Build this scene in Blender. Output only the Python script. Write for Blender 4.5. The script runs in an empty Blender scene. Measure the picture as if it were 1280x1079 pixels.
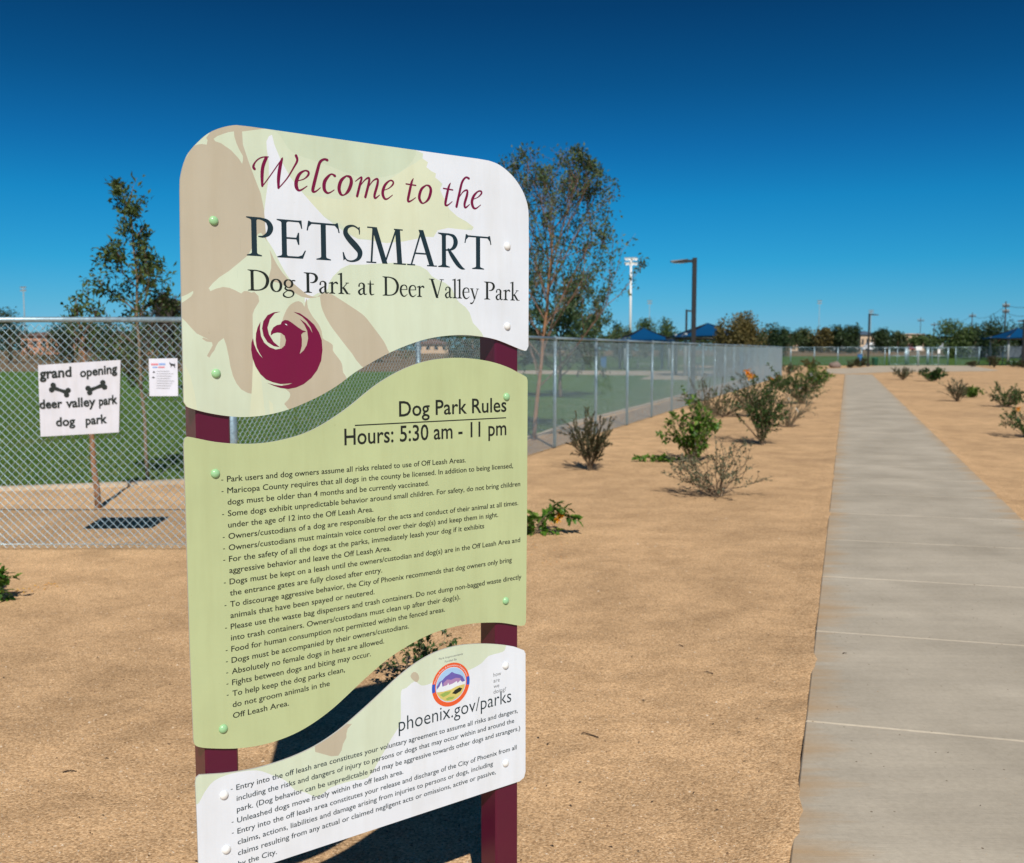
import bpy, math, random
import numpy as np
from mathutils import Vector, Matrix, noise
from mathutils.geometry import delaunay_2d_cdt
random.seed(7); rng = np.random.default_rng(7)
R = math.radians
# ------------------------------------------------------------------ camera, world, sun, exposure
sc = bpy.context.scene
FPX, CX, CY, EYE = 1200.0, 640.0, 539.5, 1.62
TH = math.atan(101.5 / FPX)
cam = bpy.data.cameras.new('camera'); cam_ob = bpy.data.objects.new('camera', cam)
sc.collection.objects.link(cam_ob); sc.camera = cam_ob
cam.sensor_width = 36; cam.sensor_fit = 'HORIZONTAL'; cam.lens = FPX / 1280 * 36
cam.clip_start = 0.05; cam.clip_end = 6000
cam_ob.location = (0, 0, EYE); cam_ob.rotation_euler = (math.pi / 2 - TH, 0, 0)
cam.dof.use_dof = True; cam.dof.focus_distance = 2.35; cam.dof.aperture_fstop = 6.0

SUN = Vector((0.15, -1.05, 1.0)).normalized()          # towards the sun
world = bpy.data.worlds.new('World'); sc.world = world; world.use_nodes = True
wn = world.node_tree; wn.nodes.clear()
sky = wn.nodes.new('ShaderNodeTexSky'); sky.sky_type = 'NISHITA'; sky.sun_disc = False
sky.sun_elevation = math.asin(SUN.z); sky.sun_rotation = math.atan2(SUN.x, SUN.y)
sky.altitude = 400; sky.air_density = 0.9; sky.dust_density = 0.15; sky.ozone_density = 4.0
# deep, polarised-looking desert blue: the sky is filtered by elevation, the same all the way round
tco = wn.nodes.new('ShaderNodeTexCoord'); sep = wn.nodes.new('ShaderNodeSeparateXYZ'); rmp = wn.nodes.new('ShaderNodeValToRGB')
mul = wn.nodes.new('ShaderNodeMix'); mul.data_type = 'RGBA'; mul.blend_type = 'MULTIPLY'; mul.inputs[0].default_value = 1.0
SKY = [(0.0, (.27, .63, .97)), (.028, (.25, .63, .965)), (.049, (.19, .64, .91)), (.088, (.09, .645, .90)), (.149, (.042, .60, .87)), (.20, (.030, .46, .74)), (.257, (.022, .34, .56)), (.325, (.018, .235, .41)), (.6, (.018, .20, .37)), (1.0, (.018, .18, .35))]
el_ = rmp.color_ramp.elements
while len(el_) < len(SKY): el_.new(.5)
for e_, (p_, c_) in zip(el_, SKY): e_.position = p_; e_.color = (*c_, 1)
bg = wn.nodes.new('ShaderNodeBackground'); bg.inputs['Strength'].default_value = 0.085; wo = wn.nodes.new('ShaderNodeOutputWorld')
wn.links.new(tco.outputs['Generated'], sep.inputs[0]); wn.links.new(sep.outputs['Z'], rmp.inputs[0])
wn.links.new(sky.outputs[0], mul.inputs[6]); wn.links.new(rmp.outputs[0], mul.inputs[7])
wn.links.new(mul.outputs[2], bg.inputs['Color']); wn.links.new(bg.outputs[0], wo.inputs['Surface'])
sl = bpy.data.lights.new('sun', 'SUN'); sl.energy = 4.6; sl.angle = R(0.53); sl.color = (1.0, 0.95, 0.87)
so = bpy.data.objects.new('sun', sl); sc.collection.objects.link(so)
so.rotation_euler = SUN.to_track_quat('Z', 'Y').to_euler(); so.location = (3, -10, 20)
sc.view_settings.view_transform = 'Standard'; sc.view_settings.look = 'None'
sc.view_settings.exposure = 0.0; sc.view_settings.gamma = 1.0; sc.view_settings.use_curve_mapping = False
sc.render.engine = 'CYCLES'; sc.cycles.max_bounces = 6; sc.cycles.transparent_max_bounces = 8

# ------------------------------------------------------------------ measuring helpers: photo measurements -> metres
def ray(px, py):
    a = (px - CX) / FPX; b = -(py - CY) / FPX
    return Vector((a, math.cos(TH) + b * math.sin(TH), -math.sin(TH) + b * math.cos(TH)))
def gnd(px, py, z=0.0):
    r = ray(px, py); t = (z - EYE) / r.z
    return Vector((r.x * t, r.y * t, z))
def at(px, py, Y):
    r = ray(px, py); t = Y / r.y
    return Vector((r.x * t, Y, EYE + r.z * t))
def tz(x, y):                                            # terrain: flat park, then a gentle bank up to the car park
    s = min(max((y - 112) / 105.0, 0), 1); s = s * s * (3 - 2 * s)
    return 1.45 * s
class Plane:
    def __init__(self, p0, d):
        self.p0 = Vector((p0[0], p0[1], 0)); self.d = Vector((d[0], d[1], 0)).normalized(); self.n = Vector((self.d.y, -self.d.x, 0))
    def P(self, px, py):
        r = ray(px, py); c = Vector((0, 0, EYE)); t = self.n.dot(self.p0 - c) / self.n.dot(r); w = c + r * t
        return ((w - self.p0).dot(self.d), w.z)
    def Ps(self, pts): return [self.P(*p) for p in pts]

# ------------------------------------------------------------------ object helpers
def tag(o, label=None, cat=None, group=None, kind=None):
    if label: o['label'] = label
    if cat: o['category'] = cat
    if group: o['group'] = group
    if kind: o['kind'] = kind
    return o
def link(o, parent=None):
    sc.collection.objects.link(o)
    if parent: o.parent = parent
    return o
def thing(name, label, cat, loc=(0, 0, 0), rz=0.0, group=None):
    o = bpy.data.objects.new(name, None); o.location = loc; o.rotation_euler = (0, 0, rz); o.empty_display_size = 0.1
    link(o); return tag(o, label, cat, group)
class MB:
    """mesh builder: collects shapes, links them as one object"""
    def __init__(self): self.v = []; self.f = []; self.m = []; self.sm = []; self.mi = 0
    def add(self, vs, fs, smooth=False):
        b = len(self.v); self.v.extend([tuple(p) for p in vs])
        for q in fs: self.f.append([b + i for i in q]); self.m.append(self.mi); self.sm.append(smooth)
    def box(self, x0, x1, y0, y1, z0, z1):
        self.add([(x0,y0,z0),(x1,y0,z0),(x1,y1,z0),(x0,y1,z0),(x0,y0,z1),(x1,y0,z1),(x1,y1,z1),(x0,y1,z1)],
                 [(0,3,2,1),(4,5,6,7),(0,1,5,4),(1,2,6,5),(2,3,7,6),(3,0,4,7)])
    def tube(self, pts, rad, n=6, cap=True):
        pts = [Vector(p) for p in pts]
        if not hasattr(rad, '__len__'): rad = [rad] * len(pts)
        vs = []; fs = []; up = Vector((0, 0, 1)); prev = None
        for i, p in enumerate(pts):
            t = (pts[min(i+1, len(pts)-1)] - pts[max(i-1, 0)]).normalized()
            if prev is None:
                a = t.cross(up)
                if a.length < 0.1: a = t.cross(Vector((1, 0, 0)))
            else: a = prev - t * prev.dot(t)
            a.normalize(); prev = a; b = t.cross(a)
            for k in range(n):
                w = 2 * math.pi * k / n
                vs.append(p + (a * math.cos(w) + b * math.sin(w)) * rad[i])
        for i in range(len(pts) - 1):
            for k in range(n):
                k2 = (k + 1) % n; fs.append((i*n+k, i*n+k2, (i+1)*n+k2, (i+1)*n+k))
        if cap: fs.append(tuple(range(n))[::-1]); fs.append(tuple((len(pts)-1)*n + k for k in range(n)))
        self.add(vs, fs, n > 4)
    def leaf(self, p, d, nrm, L, W, fold=0.25):
        d = Vector(d).normalized(); s = d.cross(nrm)
        if s.length < 1e-3: s = d.cross(Vector((0.3, 0.5, 0.8)))
        s.normalize(); n = s.cross(d); p = Vector(p)
        self.add([p, p + d*L*.45 + s*W*.5 + n*W*fold, p + d*L - n*L*.12, p + d*L*.45 - s*W*.5 + n*W*fold, p + d*L*.5],
                 [(0,1,4),(1,2,4),(0,4,3),(4,2,3)])
    def lobed(self, p, d, nrm, L, W):
        d = Vector(d).normalized(); s = d.cross(nrm)
        if s.length < 1e-3: s = d.cross(Vector((0.3, 0.5, 0.8)))
        s.normalize(); n = s.cross(d); p = Vector(p)
        o = [(0,0),(.22,.30),(.12,.62),(.38,.42),(.50,.72),(.62,.36),(.82,.40),(1.0,0),(.82,-.40),(.62,-.36),(.50,-.72),(.38,-.42),(.12,-.62),(.22,-.30)]
        vs = [p + d*L*a + s*W*b*.7 + n*(abs(b)*.25*W - a*a*.2*L) for a, b in o] + [p + d*L*.4]
        self.add(vs, [(i, (i+1) % 14, 14) for i in range(14)])
    def sphere(self, c, r, seg=10, rings=6, sq=(1,1,1)):
        vs = []; fs = []
        for i in range(rings + 1):
            a = math.pi * i / rings
            for k in range(seg):
                b = 2*math.pi*k/seg
                vs.append((c[0]+r*sq[0]*math.sin(a)*math.cos(b), c[1]+r*sq[1]*math.sin(a)*math.sin(b), c[2]+r*sq[2]*math.cos(a)))
        for i in range(rings):
            for k in range(seg): fs.append((i*seg+k, (i+1)*seg+k, (i+1)*seg+(k+1)%seg, i*seg+(k+1)%seg))
        self.add(vs, fs, True)
    def mesh(self, name, mats):
        me = bpy.data.meshes.new(name); me.from_pydata(self.v, [], self.f)
        for m in (mats if isinstance(mats, (list, tuple)) else [mats]): me.materials.append(m)
        me.polygons.foreach_set('material_index', self.m); me.polygons.foreach_set('use_smooth', self.sm); me.update()
        return me
    def build(self, name, mats, parent=None, loc=(0,0,0), rz=0):
        o = bpy.data.objects.new(name, self.mesh(name, mats)); o.location = loc; o.rotation_euler = (0, 0, rz)
        return link(o, parent)

# ------------------------------------------------------------------ materials
def newmat(name):
    m = bpy.data.materials.new(name); m.use_nodes = True; nt = m.node_tree
    return m, nt, nt.nodes['Principled BSDF']
def nd(nt, t, **kw):
    n = nt.nodes.new(t)
    for k, v in kw.items():
        if k in n.inputs.keys() if hasattr(n.inputs, 'keys') else False: n.inputs[k].default_value = v
        else: setattr(n, k, v)
    return n
def noise_node(nt, scale, detail=4, rough=.6, coord=None):
    n = nt.nodes.new('ShaderNodeTexNoise'); n.inputs['Scale'].default_value = scale; n.inputs['Detail'].default_value = detail; n.inputs['Roughness'].default_value = rough
    if coord is not None: nt.links.new(coord, n.inputs['Vector'])
    return n
def ramp(nt, fac, stops):
    r = nt.nodes.new('ShaderNodeValToRGB'); el = r.color_ramp.elements
    while len(el) < len(stops): el.new(0.5)
    for e, (p, c) in zip(el, stops):
        e.position = p; e.color = (*c, 1) if hasattr(c, '__len__') else (c, c, c, 1)
    nt.links.new(fac, r.inputs[0]); return r
def mixc(nt, fac, a, b, mode='MIX'):
    m = nt.nodes.new('ShaderNodeMix'); m.data_type = 'RGBA'; m.blend_type = mode
    for s, v in ((m.inputs[0], fac), (m.inputs[6], a), (m.inputs[7], b)):
        if isinstance(v, (int, float)): s.default_value = v
        elif isinstance(v, tuple): s.default_value = (*v, 1)
        else: nt.links.new(v, s)
    return m.outputs[2]
def bump(nt, bs, h, strength, dist):
    b = nt.nodes.new('ShaderNodeBump'); b.inputs['Strength'].default_value = strength; b.inputs['Distance'].default_value = dist
    nt.links.new(h, b.inputs['Height']); nt.links.new(b.outputs[0], bs.inputs['Normal']); return b
def wpos(nt): return nt.nodes.new('ShaderNodeNewGeometry').outputs['Position']
def plain(name, col, rough=.6, metal=0.0, spec=.5, var=.12, scale=30, bmp=0.0):
    m, nt, bs = newmat(name)
    tc = nt.nodes.new('ShaderNodeTexCoord').outputs['Object']
    n = noise_node(nt, scale, 5, .6, tc)
    lo = tuple(max(c * (1 - var), 0) for c in col); hi = tuple(c * (1 + var) for c in col)
    r = ramp(nt, n.outputs[0], [(.3, lo), (.7, hi)])
    nt.links.new(r.outputs[0], bs.inputs['Base Color'])
    bs.inputs['Roughness'].default_value = rough; bs.inputs['Metallic'].default_value = metal; bs.inputs['Specular IOR Level'].default_value = spec
    if bmp: bump(nt, bs, n.outputs[0], .5, bmp)
    return m
def foliage(name, a, b, c=None, trans=.25, rough=.55):
    m, nt, bs = newmat(name)
    g = nt.nodes.new('ShaderNodeNewGeometry')
    st = [(0, a), (.6, b)] + ([(.97, c)] if c else [])
    r = ramp(nt, g.outputs['Random Per Island'], st)
    nt.links.new(r.outputs[0], bs.inputs['Base Color']); bs.inputs['Roughness'].default_value = rough
    bs.inputs['Specular IOR Level'].default_value = .35
    tr = nt.nodes.new('ShaderNodeBsdfTranslucent'); nt.links.new(r.outputs[0], tr.inputs['Color'])
    mx = nt.nodes.new('ShaderNodeMixShader'); mx.inputs[0].default_value = trans
    nt.links.new(bs.outputs[0], mx.inputs[1]); nt.links.new(tr.outputs[0], mx.inputs[2])
    nt.links.new(mx.outputs[0], nt.nodes['Material Output'].inputs['Surface'])
    return m
M = {}
# decomposed granite
m, nt, bs = newmat('decomposed_granite'); p = wpos(nt)
n1 = noise_node(nt, 90, 3, .7, p); n2 = noise_node(nt, 2.3, 4, .6, p); n3 = noise_node(nt, .35, 3, .5, p); n4 = noise_node(nt, 14, 4, .65, p)
vo = nt.nodes.new('ShaderNodeTexVoronoi'); vo.inputs['Scale'].default_value = 130; nt.links.new(p, vo.inputs['Vector'])
vo2 = nt.nodes.new('ShaderNodeTexVoronoi'); vo2.inputs['Scale'].default_value = 55; nt.links.new(p, vo2.inputs['Vector'])
base = ramp(nt, n1.outputs[0], [(.25, (.38, .24, .135)), (.5, (.66, .44, .245)), (.75, (.86, .655, .43))]).outputs[0]
grain = ramp(nt, vo.outputs['Color'], [(.1, (.55, .52, .48)), (.5, (1, 1, 1)), (.92, (1.22, 1.22, 1.2))]).outputs[0]
col = mixc(nt, .75, base, grain, 'MULTIPLY')
big = ramp(nt, vo2.outputs['Distance'], [(.0, (.82, .80, .78)), (.35, (1.0, 1.0, 1.0))]).outputs[0]
col = mixc(nt, .6, col, big, 'MULTIPLY')
col = mixc(nt, .75, col, ramp(nt, n2.outputs[0], [(.3, (.72, .69, .66)), (.62, (1.08, 1.06, 1.04))]).outputs[0], 'MULTIPLY')
col = mixc(nt, .6, col, ramp(nt, n3.outputs[0], [(.35, (.78, .75, .71)), (.65, (1.1, 1.06, 1.0))]).outputs[0], 'MULTIPLY')
col = mixc(nt, .55, col, ramp(nt, n4.outputs[0], [(.3, (.78, .76, .74)), (.55, (1.0, 1.0, 1.0))]).outputs[0], 'MULTIPLY')
nt.links.new(col, bs.inputs['Base Color']); bs.inputs['Roughness'].default_value = .95; bs.inputs['Specular IOR Level'].default_value = .15
hm = nt.nodes.new('ShaderNodeMath'); hm.operation = 'MULTIPLY_ADD'; nt.links.new(vo.outputs['Distance'], hm.inputs[0]); hm.inputs[1].default_value = -.5; nt.links.new(n4.outputs[0], hm.inputs[2])
b1 = bump(nt, bs, hm.outputs[0], .42, .010); n6 = noise_node(nt, 4.5, 3, .6, p); b0 = nt.nodes.new('ShaderNodeBump'); b0.inputs['Strength'].default_value = .35; b0.inputs['Distance'].default_value = .05; nt.links.new(n6.outputs[0], b0.inputs['Height']); nt.links.new(b0.outputs[0], b1.inputs['Normal']); M['sand'] = m
# concrete of the walk: sand washed over its edges (stains), fine broom relief
PA = gnd(988, 1079); PB = gnd(1056, 468); PD = (PB - PA).normalized(); PN = Vector((PD.y, -PD.x, 0))     # PN points right, across the walk
PW = 1.74
def concrete(name, stain, tone=(1, 1, 1)):
    m, nt, bs = newmat(name); p = wpos(nt)
    a = noise_node(nt, 1.1, 5, .6, p); b = noise_node(nt, 40, 4, .7, p); c = noise_node(nt, 7, 4, .6, p)
    col = ramp(nt, a.outputs[0], [(.3, (.37*tone[0], .325*tone[1], .255*tone[2])), (.7, (.535*tone[0], .475*tone[1], .38*tone[2]))]).outputs[0]
    col = mixc(nt, .5, col, ramp(nt, b.outputs[0], [(.3, (.82, .81, .8)), (.6, (1.06, 1.06, 1.06))]).outputs[0], 'MULTIPLY')
    mp = nt.nodes.new('ShaderNodeMapping'); mp.inputs['Rotation'].default_value = (0, 0, math.atan2(PD.x, PD.y)); mp.inputs['Scale'].default_value = (.35, 7, 1)
    nt.links.new(p, mp.inputs[0]); st = noise_node(nt, 1.3, 5, .65, mp.outputs[0])
    col = mixc(nt, .75, col, ramp(nt, st.outputs[0], [(.30, (.88, .88, .88)), (.68, (1.07, 1.07, 1.06))]).outputs[0], 'MULTIPLY')
    vz = nt.nodes.new('ShaderNodeTexVoronoi'); vz.inputs['Scale'].default_value = 16; nt.links.new(p, vz.inputs['Vector'])
    sp = ramp(nt, vz.outputs['Distance'], [(.05, (.28, .22, .17)), (.085, (1, 1, 1))]).outputs[0]
    spn = ramp(nt, c.outputs[0], [(.44, 0), (.54, 1)]).outputs[0]
    sp2 = mixc(nt, spn, (1, 1, 1), sp); col = mixc(nt, 1.0, col, sp2, 'MULTIPLY')
    if stain:
        dt = nt.nodes.new('ShaderNodeVectorMath'); dt.operation = 'DOT_PRODUCT'; nt.links.new(p, dt.inputs[0]); dt.inputs[1].default_value = PN
        su = nt.nodes.new('ShaderNodeMath'); su.operation = 'SUBTRACT'; nt.links.new(dt.outputs['Value'], su.inputs[0]); su.inputs[1].default_value = PA.dot(PN) + PW / 2
        ab = nt.nodes.new('ShaderNodeMath'); ab.operation = 'ABSOLUTE'; nt.links.new(su.outputs[0], ab.inputs[0])
        m2 = nt.nodes.new('ShaderNodeMapping'); m2.inputs['Rotation'].default_value = (0, 0, math.atan2(PD.x, PD.y)); m2.inputs['Scale'].default_value = (.5, 3.0, 1); nt.links.new(p, m2.inputs[0])
        sn = noise_node(nt, 1.6, 5, .7, m2.outputs[0])
        ad = nt.nodes.new('ShaderNodeMath'); ad.operation = 'MULTIPLY_ADD'; nt.links.new(sn.outputs[0], ad.inputs[0]); ad.inputs[1].default_value = .9; nt.links.new(ab.outputs[0], ad.inputs[2])
        f = ramp(nt, ad.outputs[0], [(.0, 0), (1.0, 0)])
        mr = nt.nodes.new('ShaderNodeMapRange'); mr.inputs['From Min'].default_value = 1.16; mr.inputs['From Max'].default_value = 1.42; nt.links.new(ad.outputs[0], mr.inputs[0])
        mm = nt.nodes.new('ShaderNodeMath'); mm.operation = 'MULTIPLY'; nt.links.new(mr.outputs[0], mm.inputs[0]); mm.inputs[1].default_value = .7
        col = mixc(nt, mm.outputs[0], col, (.46, .29, .14)); nt.nodes.remove(f)
    nt.links.new(col, bs.inputs['Base Color']); bs.inputs['Roughness'].default_value = .85; bs.inputs['Specular IOR Level'].default_value = .3
    wv = noise_node(nt, 1, 2, .5, None); m3 = nt.nodes.new('ShaderNodeMapping'); m3.inputs['Rotation'].default_value = (0, 0, math.atan2(PD.x, PD.y)); m3.inputs['Scale'].default_value = (6, 260, 1); nt.links.new(p, m3.inputs[0]); nt.links.new(m3.outputs[0], wv.inputs['Vector']); ahh = nt.nodes.new('ShaderNodeMath'); ahh.operation = 'ADD'; nt.links.new(b.outputs[0], ahh.inputs[0]); nt.links.new(wv.outputs[0], ahh.inputs[1]); bump(nt, bs, ahh.outputs[0], .4, .003); return m
M['concrete'] = concrete('walk_concrete', True); M['plaza'] = concrete('plain_concrete', False, (1.1, 1.05, 1.0)); M['joint'] = plain('joint_dust', (.45, .41, .34), .95, bmp=.002, scale=200)
M['curb'] = concrete('curb_concrete', False, (1.15, 1.05, .95))
# turf
def turf(name, cols, patch):
    m, nt, bs = newmat(name); p = wpos(nt)
    a = noise_node(nt, 60, 4, .75, p); b = noise_node(nt, .5, 5, .6, p); c = noise_node(nt, 5, 4, .6, p)
    col = ramp(nt, a.outputs[0], [(.3, cols[0]), (.5, cols[1]), (.72, cols[2])]).outputs[0]
    col = mixc(nt, .7, col, ramp(nt, c.outputs[0], [(.3, (.75, .78, .75)), (.6, (1.05, 1.05, 1.0))]).outputs[0], 'MULTIPLY')
    col = mixc(nt, ramp(nt, b.outputs[0], [(.55, 0), (.72, .6)]).outputs[0], col, patch)
    nt.links.new(col, bs.inputs['Base Color']); bs.inputs['Roughness'].default_value = .9; bs.inputs['Specular IOR Level'].default_value = .1
    bump(nt, bs, a.outputs[0], .9, .03); return m
M['turf'] = turf('park_turf', [(.035, .08, .015), (.085, .18, .03), (.17, .28, .06)], (.20, .20, .07))
M['turf2'] = turf('far_turf', [(.03, .07, .015), (.07, .14, .025), (.12, .20, .05)], (.14, .16, .06))
M['dirt'] = turf('dry_grass', [(.12, .085, .05), (.22, .155, .095), (.30, .22, .14)], (.14, .15, .07))
M['asphalt'] = plain('asphalt', (.07, .07, .07), .9)
# metals and paints
def galv(name, col, rough=.42, met=.6):
    m, nt, bs = newmat(name); p = wpos(nt)
    v = nt.nodes.new('ShaderNodeTexVoronoi'); v.inputs['Scale'].default_value = 60; nt.links.new(p, v.inputs['Vector'])
    n = noise_node(nt, 8, 4, .6, p)
    c1 = ramp(nt, v.outputs['Color'], [(.2, tuple(x*.82 for x in col)), (.8, tuple(min(x*1.1, 1) for x in col))]).outputs[0]
    c1 = mixc(nt, .4, c1, ramp(nt, n.outputs[0], [(.35, (.7, .68, .64)), (.6, (1, 1, 1))]).outputs[0], 'MULTIPLY')
    nt.links.new(c1, bs.inputs['Base Color']); bs.inputs['Metallic'].default_value = met; bs.inputs['Roughness'].default_value = rough
    return m
M['galv'] = galv('galvanised_pipe', (.38, .52, .60)); M['wire'] = galv('galvanised_wire', (.55, .77, .90), .36, .72)
M['maroon'] = plain('maroon_powder_coat', (.085, .004, .026), .28, spec=.5, var=.06, scale=6)
M['bronze'] = plain('dark_bronze_paint', (.014, .012, .011), .45, var=.1)
M['white_paint'] = plain('white_pole_paint', (.75, .75, .73), .4)
M['gray_pole'] = plain('gray_pole_paint', (.28, .33, .34), .5)
M['black'] = plain('black_print', (.012, .014, .014), .35, var=.05)
M['rubber'] = plain('black_rubber', (.02, .02, .02), .7)
M['wood'] = plain('weathered_wood', (.16, .075, .035), .85, scale=12, var=.3)
M['pole_wood'] = plain('pole_wood', (.05, .032, .022), .9)
M['shade'] = plain('blue_shade_fabric', (.001, .05, .145), .95, spec=.1, var=.1, scale=3)
M['green_can'] = plain('green_can_paint', (.004, .085, .05), .4)
M['blue_box'] = plain('blue_box_paint', (.03, .13, .30), .4)
M['rock'] = plain('granite_boulder', (.20, .15, .125), .9, var=.35, scale=9, bmp=.02)
M['stucco'] = plain('beige_stucco', (.58, .42, .28), .9, var=.06)
M['stucco_pink'] = plain('pink_stucco', (.55, .29, .19), .9, var=.08, scale=2)
M['roof_tile'] = plain('brown_roof', (.16, .10, .08), .9, var=.2)
M['roof_blue'] = plain('blue_gray_roof', (.07, .11, .16), .6)
M['glass'] = plain('dark_window_glass', (.02, .025, .03), .1, spec=.8)
M['screen_fab'] = plain('gray_windscreen', (.10, .12, .15), .9, var=.12, scale=2)
M['mountain'] = plain('far_mountain', (.10, .085, .11), 1.0, var=.25, scale=.02)
M['car_white'] = plain('white_car_paint', (.75, .75, .75), .25, var=.02); M['car_dark'] = plain('dark_car_paint', (.02, .02, .025), .25, var=.02)
M['car_gray'] = plain('gray_car_paint', (.25, .26, .28), .25, var=.02); M['car_red'] = plain('red_car_paint', (.25, .02, .02), .25, var=.02)
M['bark'] = plain('brown_bark', (.16, .10, .065), .9, var=.35, scale=25, bmp=.01)
M['bark_red'] = plain('reddish_twig_bark', (.20, .12, .085), .85, var=.3, scale=20)
M['bark_wrap'] = plain('tan_trunk_bark', (.27, .14, .07), .9, var=.25, scale=12, bmp=.01)
M['twig'] = plain('grey_twig', (.19, .14, .09), .9, var=.3, scale=40)
M['leaf_a'] = foliage('olive_leaf', (.022, .042, .016), (.06, .095, .033), (.12, .14, .05))
M['leaf_b'] = foliage('dark_leaf', (.012, .03, .012), (.032, .06, .02), (.06, .09, .03))
M['leaf_air'] = foliage('airy_tree_leaf', (.035, .07, .028), (.085, .145, .06), (.15, .20, .09), .35)
M['leaf_tan'] = foliage('yellow_olive_leaf', (.07, .065, .022), (.14, .12, .04), (.21, .16, .06))
M['leaf_gr'] = foliage('mid_green_leaf', (.03, .06, .016), (.075, .12, .032), (.12, .17, .05))
M['leaf_bright'] = foliage('bright_shrub_leaf', (.035, .11, .012), (.10, .22, .025), (.20, .30, .05), .35, .4)
M['leaf_deep'] = foliage('deep_shrub_leaf', (.015, .05, .012), (.04, .10, .022), (.09, .16, .04), .3, .4)
M['leaf_gray'] = foliage('grey_green_leaf', (.06, .075, .04), (.12, .14, .075), (.22, .22, .14), .2)
M['leaf_dull'] = foliage('dull_needle_leaf', (.035, .045, .02), (.09, .10, .045), (.13, .10, .06), .15)
M['bare'] = foliage('bare_twig_haze', (.06, .045, .04), (.11, .085, .075), (.15, .12, .10), .1)
M['orange'] = foliage('orange_petal', (.80, .26, .01), (.88, .44, .02), (.92, .58, .05), .35)
M['white_fl'] = foliage('white_petal', (.6, .6, .52), (.75, .75, .68), None, .3)
M['pebble'] = foliage('pebble_stone', (.22, .13, .07), (.42, .28, .15), (.62, .52, .40), 0.0, .9)
M['litter'] = plain('dry_litter', (.06, .035, .02), .9)
# sign prints
def panelmat(name, col, rough=.3):
    m, nt, bs = newmat(name); tc = nt.nodes.new('ShaderNodeTexCoord').outputs['Object']
    n = noise_node(nt, 5, 4, .55, tc); n2 = noise_node(nt, 400, 2, .5, tc)
    lo = tuple(c*.955 for c in col); hi = tuple(min(c*1.03, .9) for c in col)
    nt.links.new(ramp(nt, n.outputs[0], [(.35, lo), (.65, hi)]).outputs[0], bs.inputs['Base Color'])
    mp = nt.nodes.new('ShaderNodeMapping'); mp.inputs['Scale'].default_value = (9, 9, 1.1); nt.links.new(tc, mp.inputs[0]); n3 = noise_node(nt, 1.6, 5, .65, mp.outputs[0])
    n4 = noise_node(nt, 55, 3, .6, tc); dm = ramp(nt, n3.outputs[0], [(.45, (1, 1, 1)), (.72, (.93, .915, .885))]).outputs[0]; d2 = ramp(nt, n4.outputs[0], [(.70, (1, 1, 1)), (.78, (.86, .83, .78))]).outputs[0]
    src = bs.inputs['Base Color'].links[0].from_socket; c_ = mixc(nt, 1.0, mixc(nt, 1.0, src, dm, 'MULTIPLY'), d2, 'MULTIPLY'); nt.links.new(c_, bs.inputs['Base Color'])
    nt.links.new(ramp(nt, n3.outputs[0], [(.3, rough*.8), (.7, min(rough*1.7, 1))]).outputs[0], bs.inputs['Roughness']); bs.inputs['Specular IOR Level'].default_value = .4
    bump(nt, bs, n2.outputs[0], .06, .0005); return m
M['p_white'] = panelmat('print_white', (.72, .765, .83)); M['p_pale'] = panelmat('print_pale_green', (.60, .68, .53)); M['p_pale2'] = panelmat('print_cool_green', (.555, .645, .495))
M['p_yel'] = panelmat('print_yellow_green', (.65, .70, .52)); M['p_tan'] = panelmat('print_tan', (.49, .44, .335)); M['p_green'] = panelmat('print_green', (.475, .545, .295))
M['p_edge'] = panelmat('panel_edge', (.55, .55, .5)); M['p_maroon'] = panelmat('print_maroon', (.17, .004, .045)); M['p_slate'] = panelmat('print_slate', (.013, .030, .040))
M['p_gray'] = panelmat('print_gray', (.20, .21, .22)); M['p_ink'] = panelmat('print_ink', (.014, .018, .014))
M['s_orange'] = panelmat('seal_orange', (.74, .11, .03)); M['s_blue'] = panelmat('seal_blue', (.03, .09, .50)); M['s_sky'] = panelmat('seal_sky', (.35, .55, .80)); M['s_mtn'] = panelmat('seal_mountain', (.14, .11, .40))
M['s_yel'] = panelmat('seal_yellow', (.62, .52, .16)); M['s_grn'] = panelmat('seal_green', (.30, .42, .10)); M['s_mauve'] = panelmat('seal_mauve', (.38, .22, .42))
M['screw_g'] = plain('green_rivet_enamel', (.32, .58, .30), .22, var=.03); M['screw_w'] = plain('white_rivet_enamel', (.78, .79, .78), .22, var=.02)
M['coro'] = panelmat('white_corrugated_plastic', (.66, .665, .73), .35); M['paper'] = panelmat('white_paper', (.70, .72, .82), .6)
M['txt_red'] = panelmat('paper_red_print', (.7, .25, .30)); M['txt_blue'] = panelmat('paper_blue_print', (.25, .40, .75)); M['foam'] = plain('black_foam_letter', (.015, .022, .02), .8)

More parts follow.
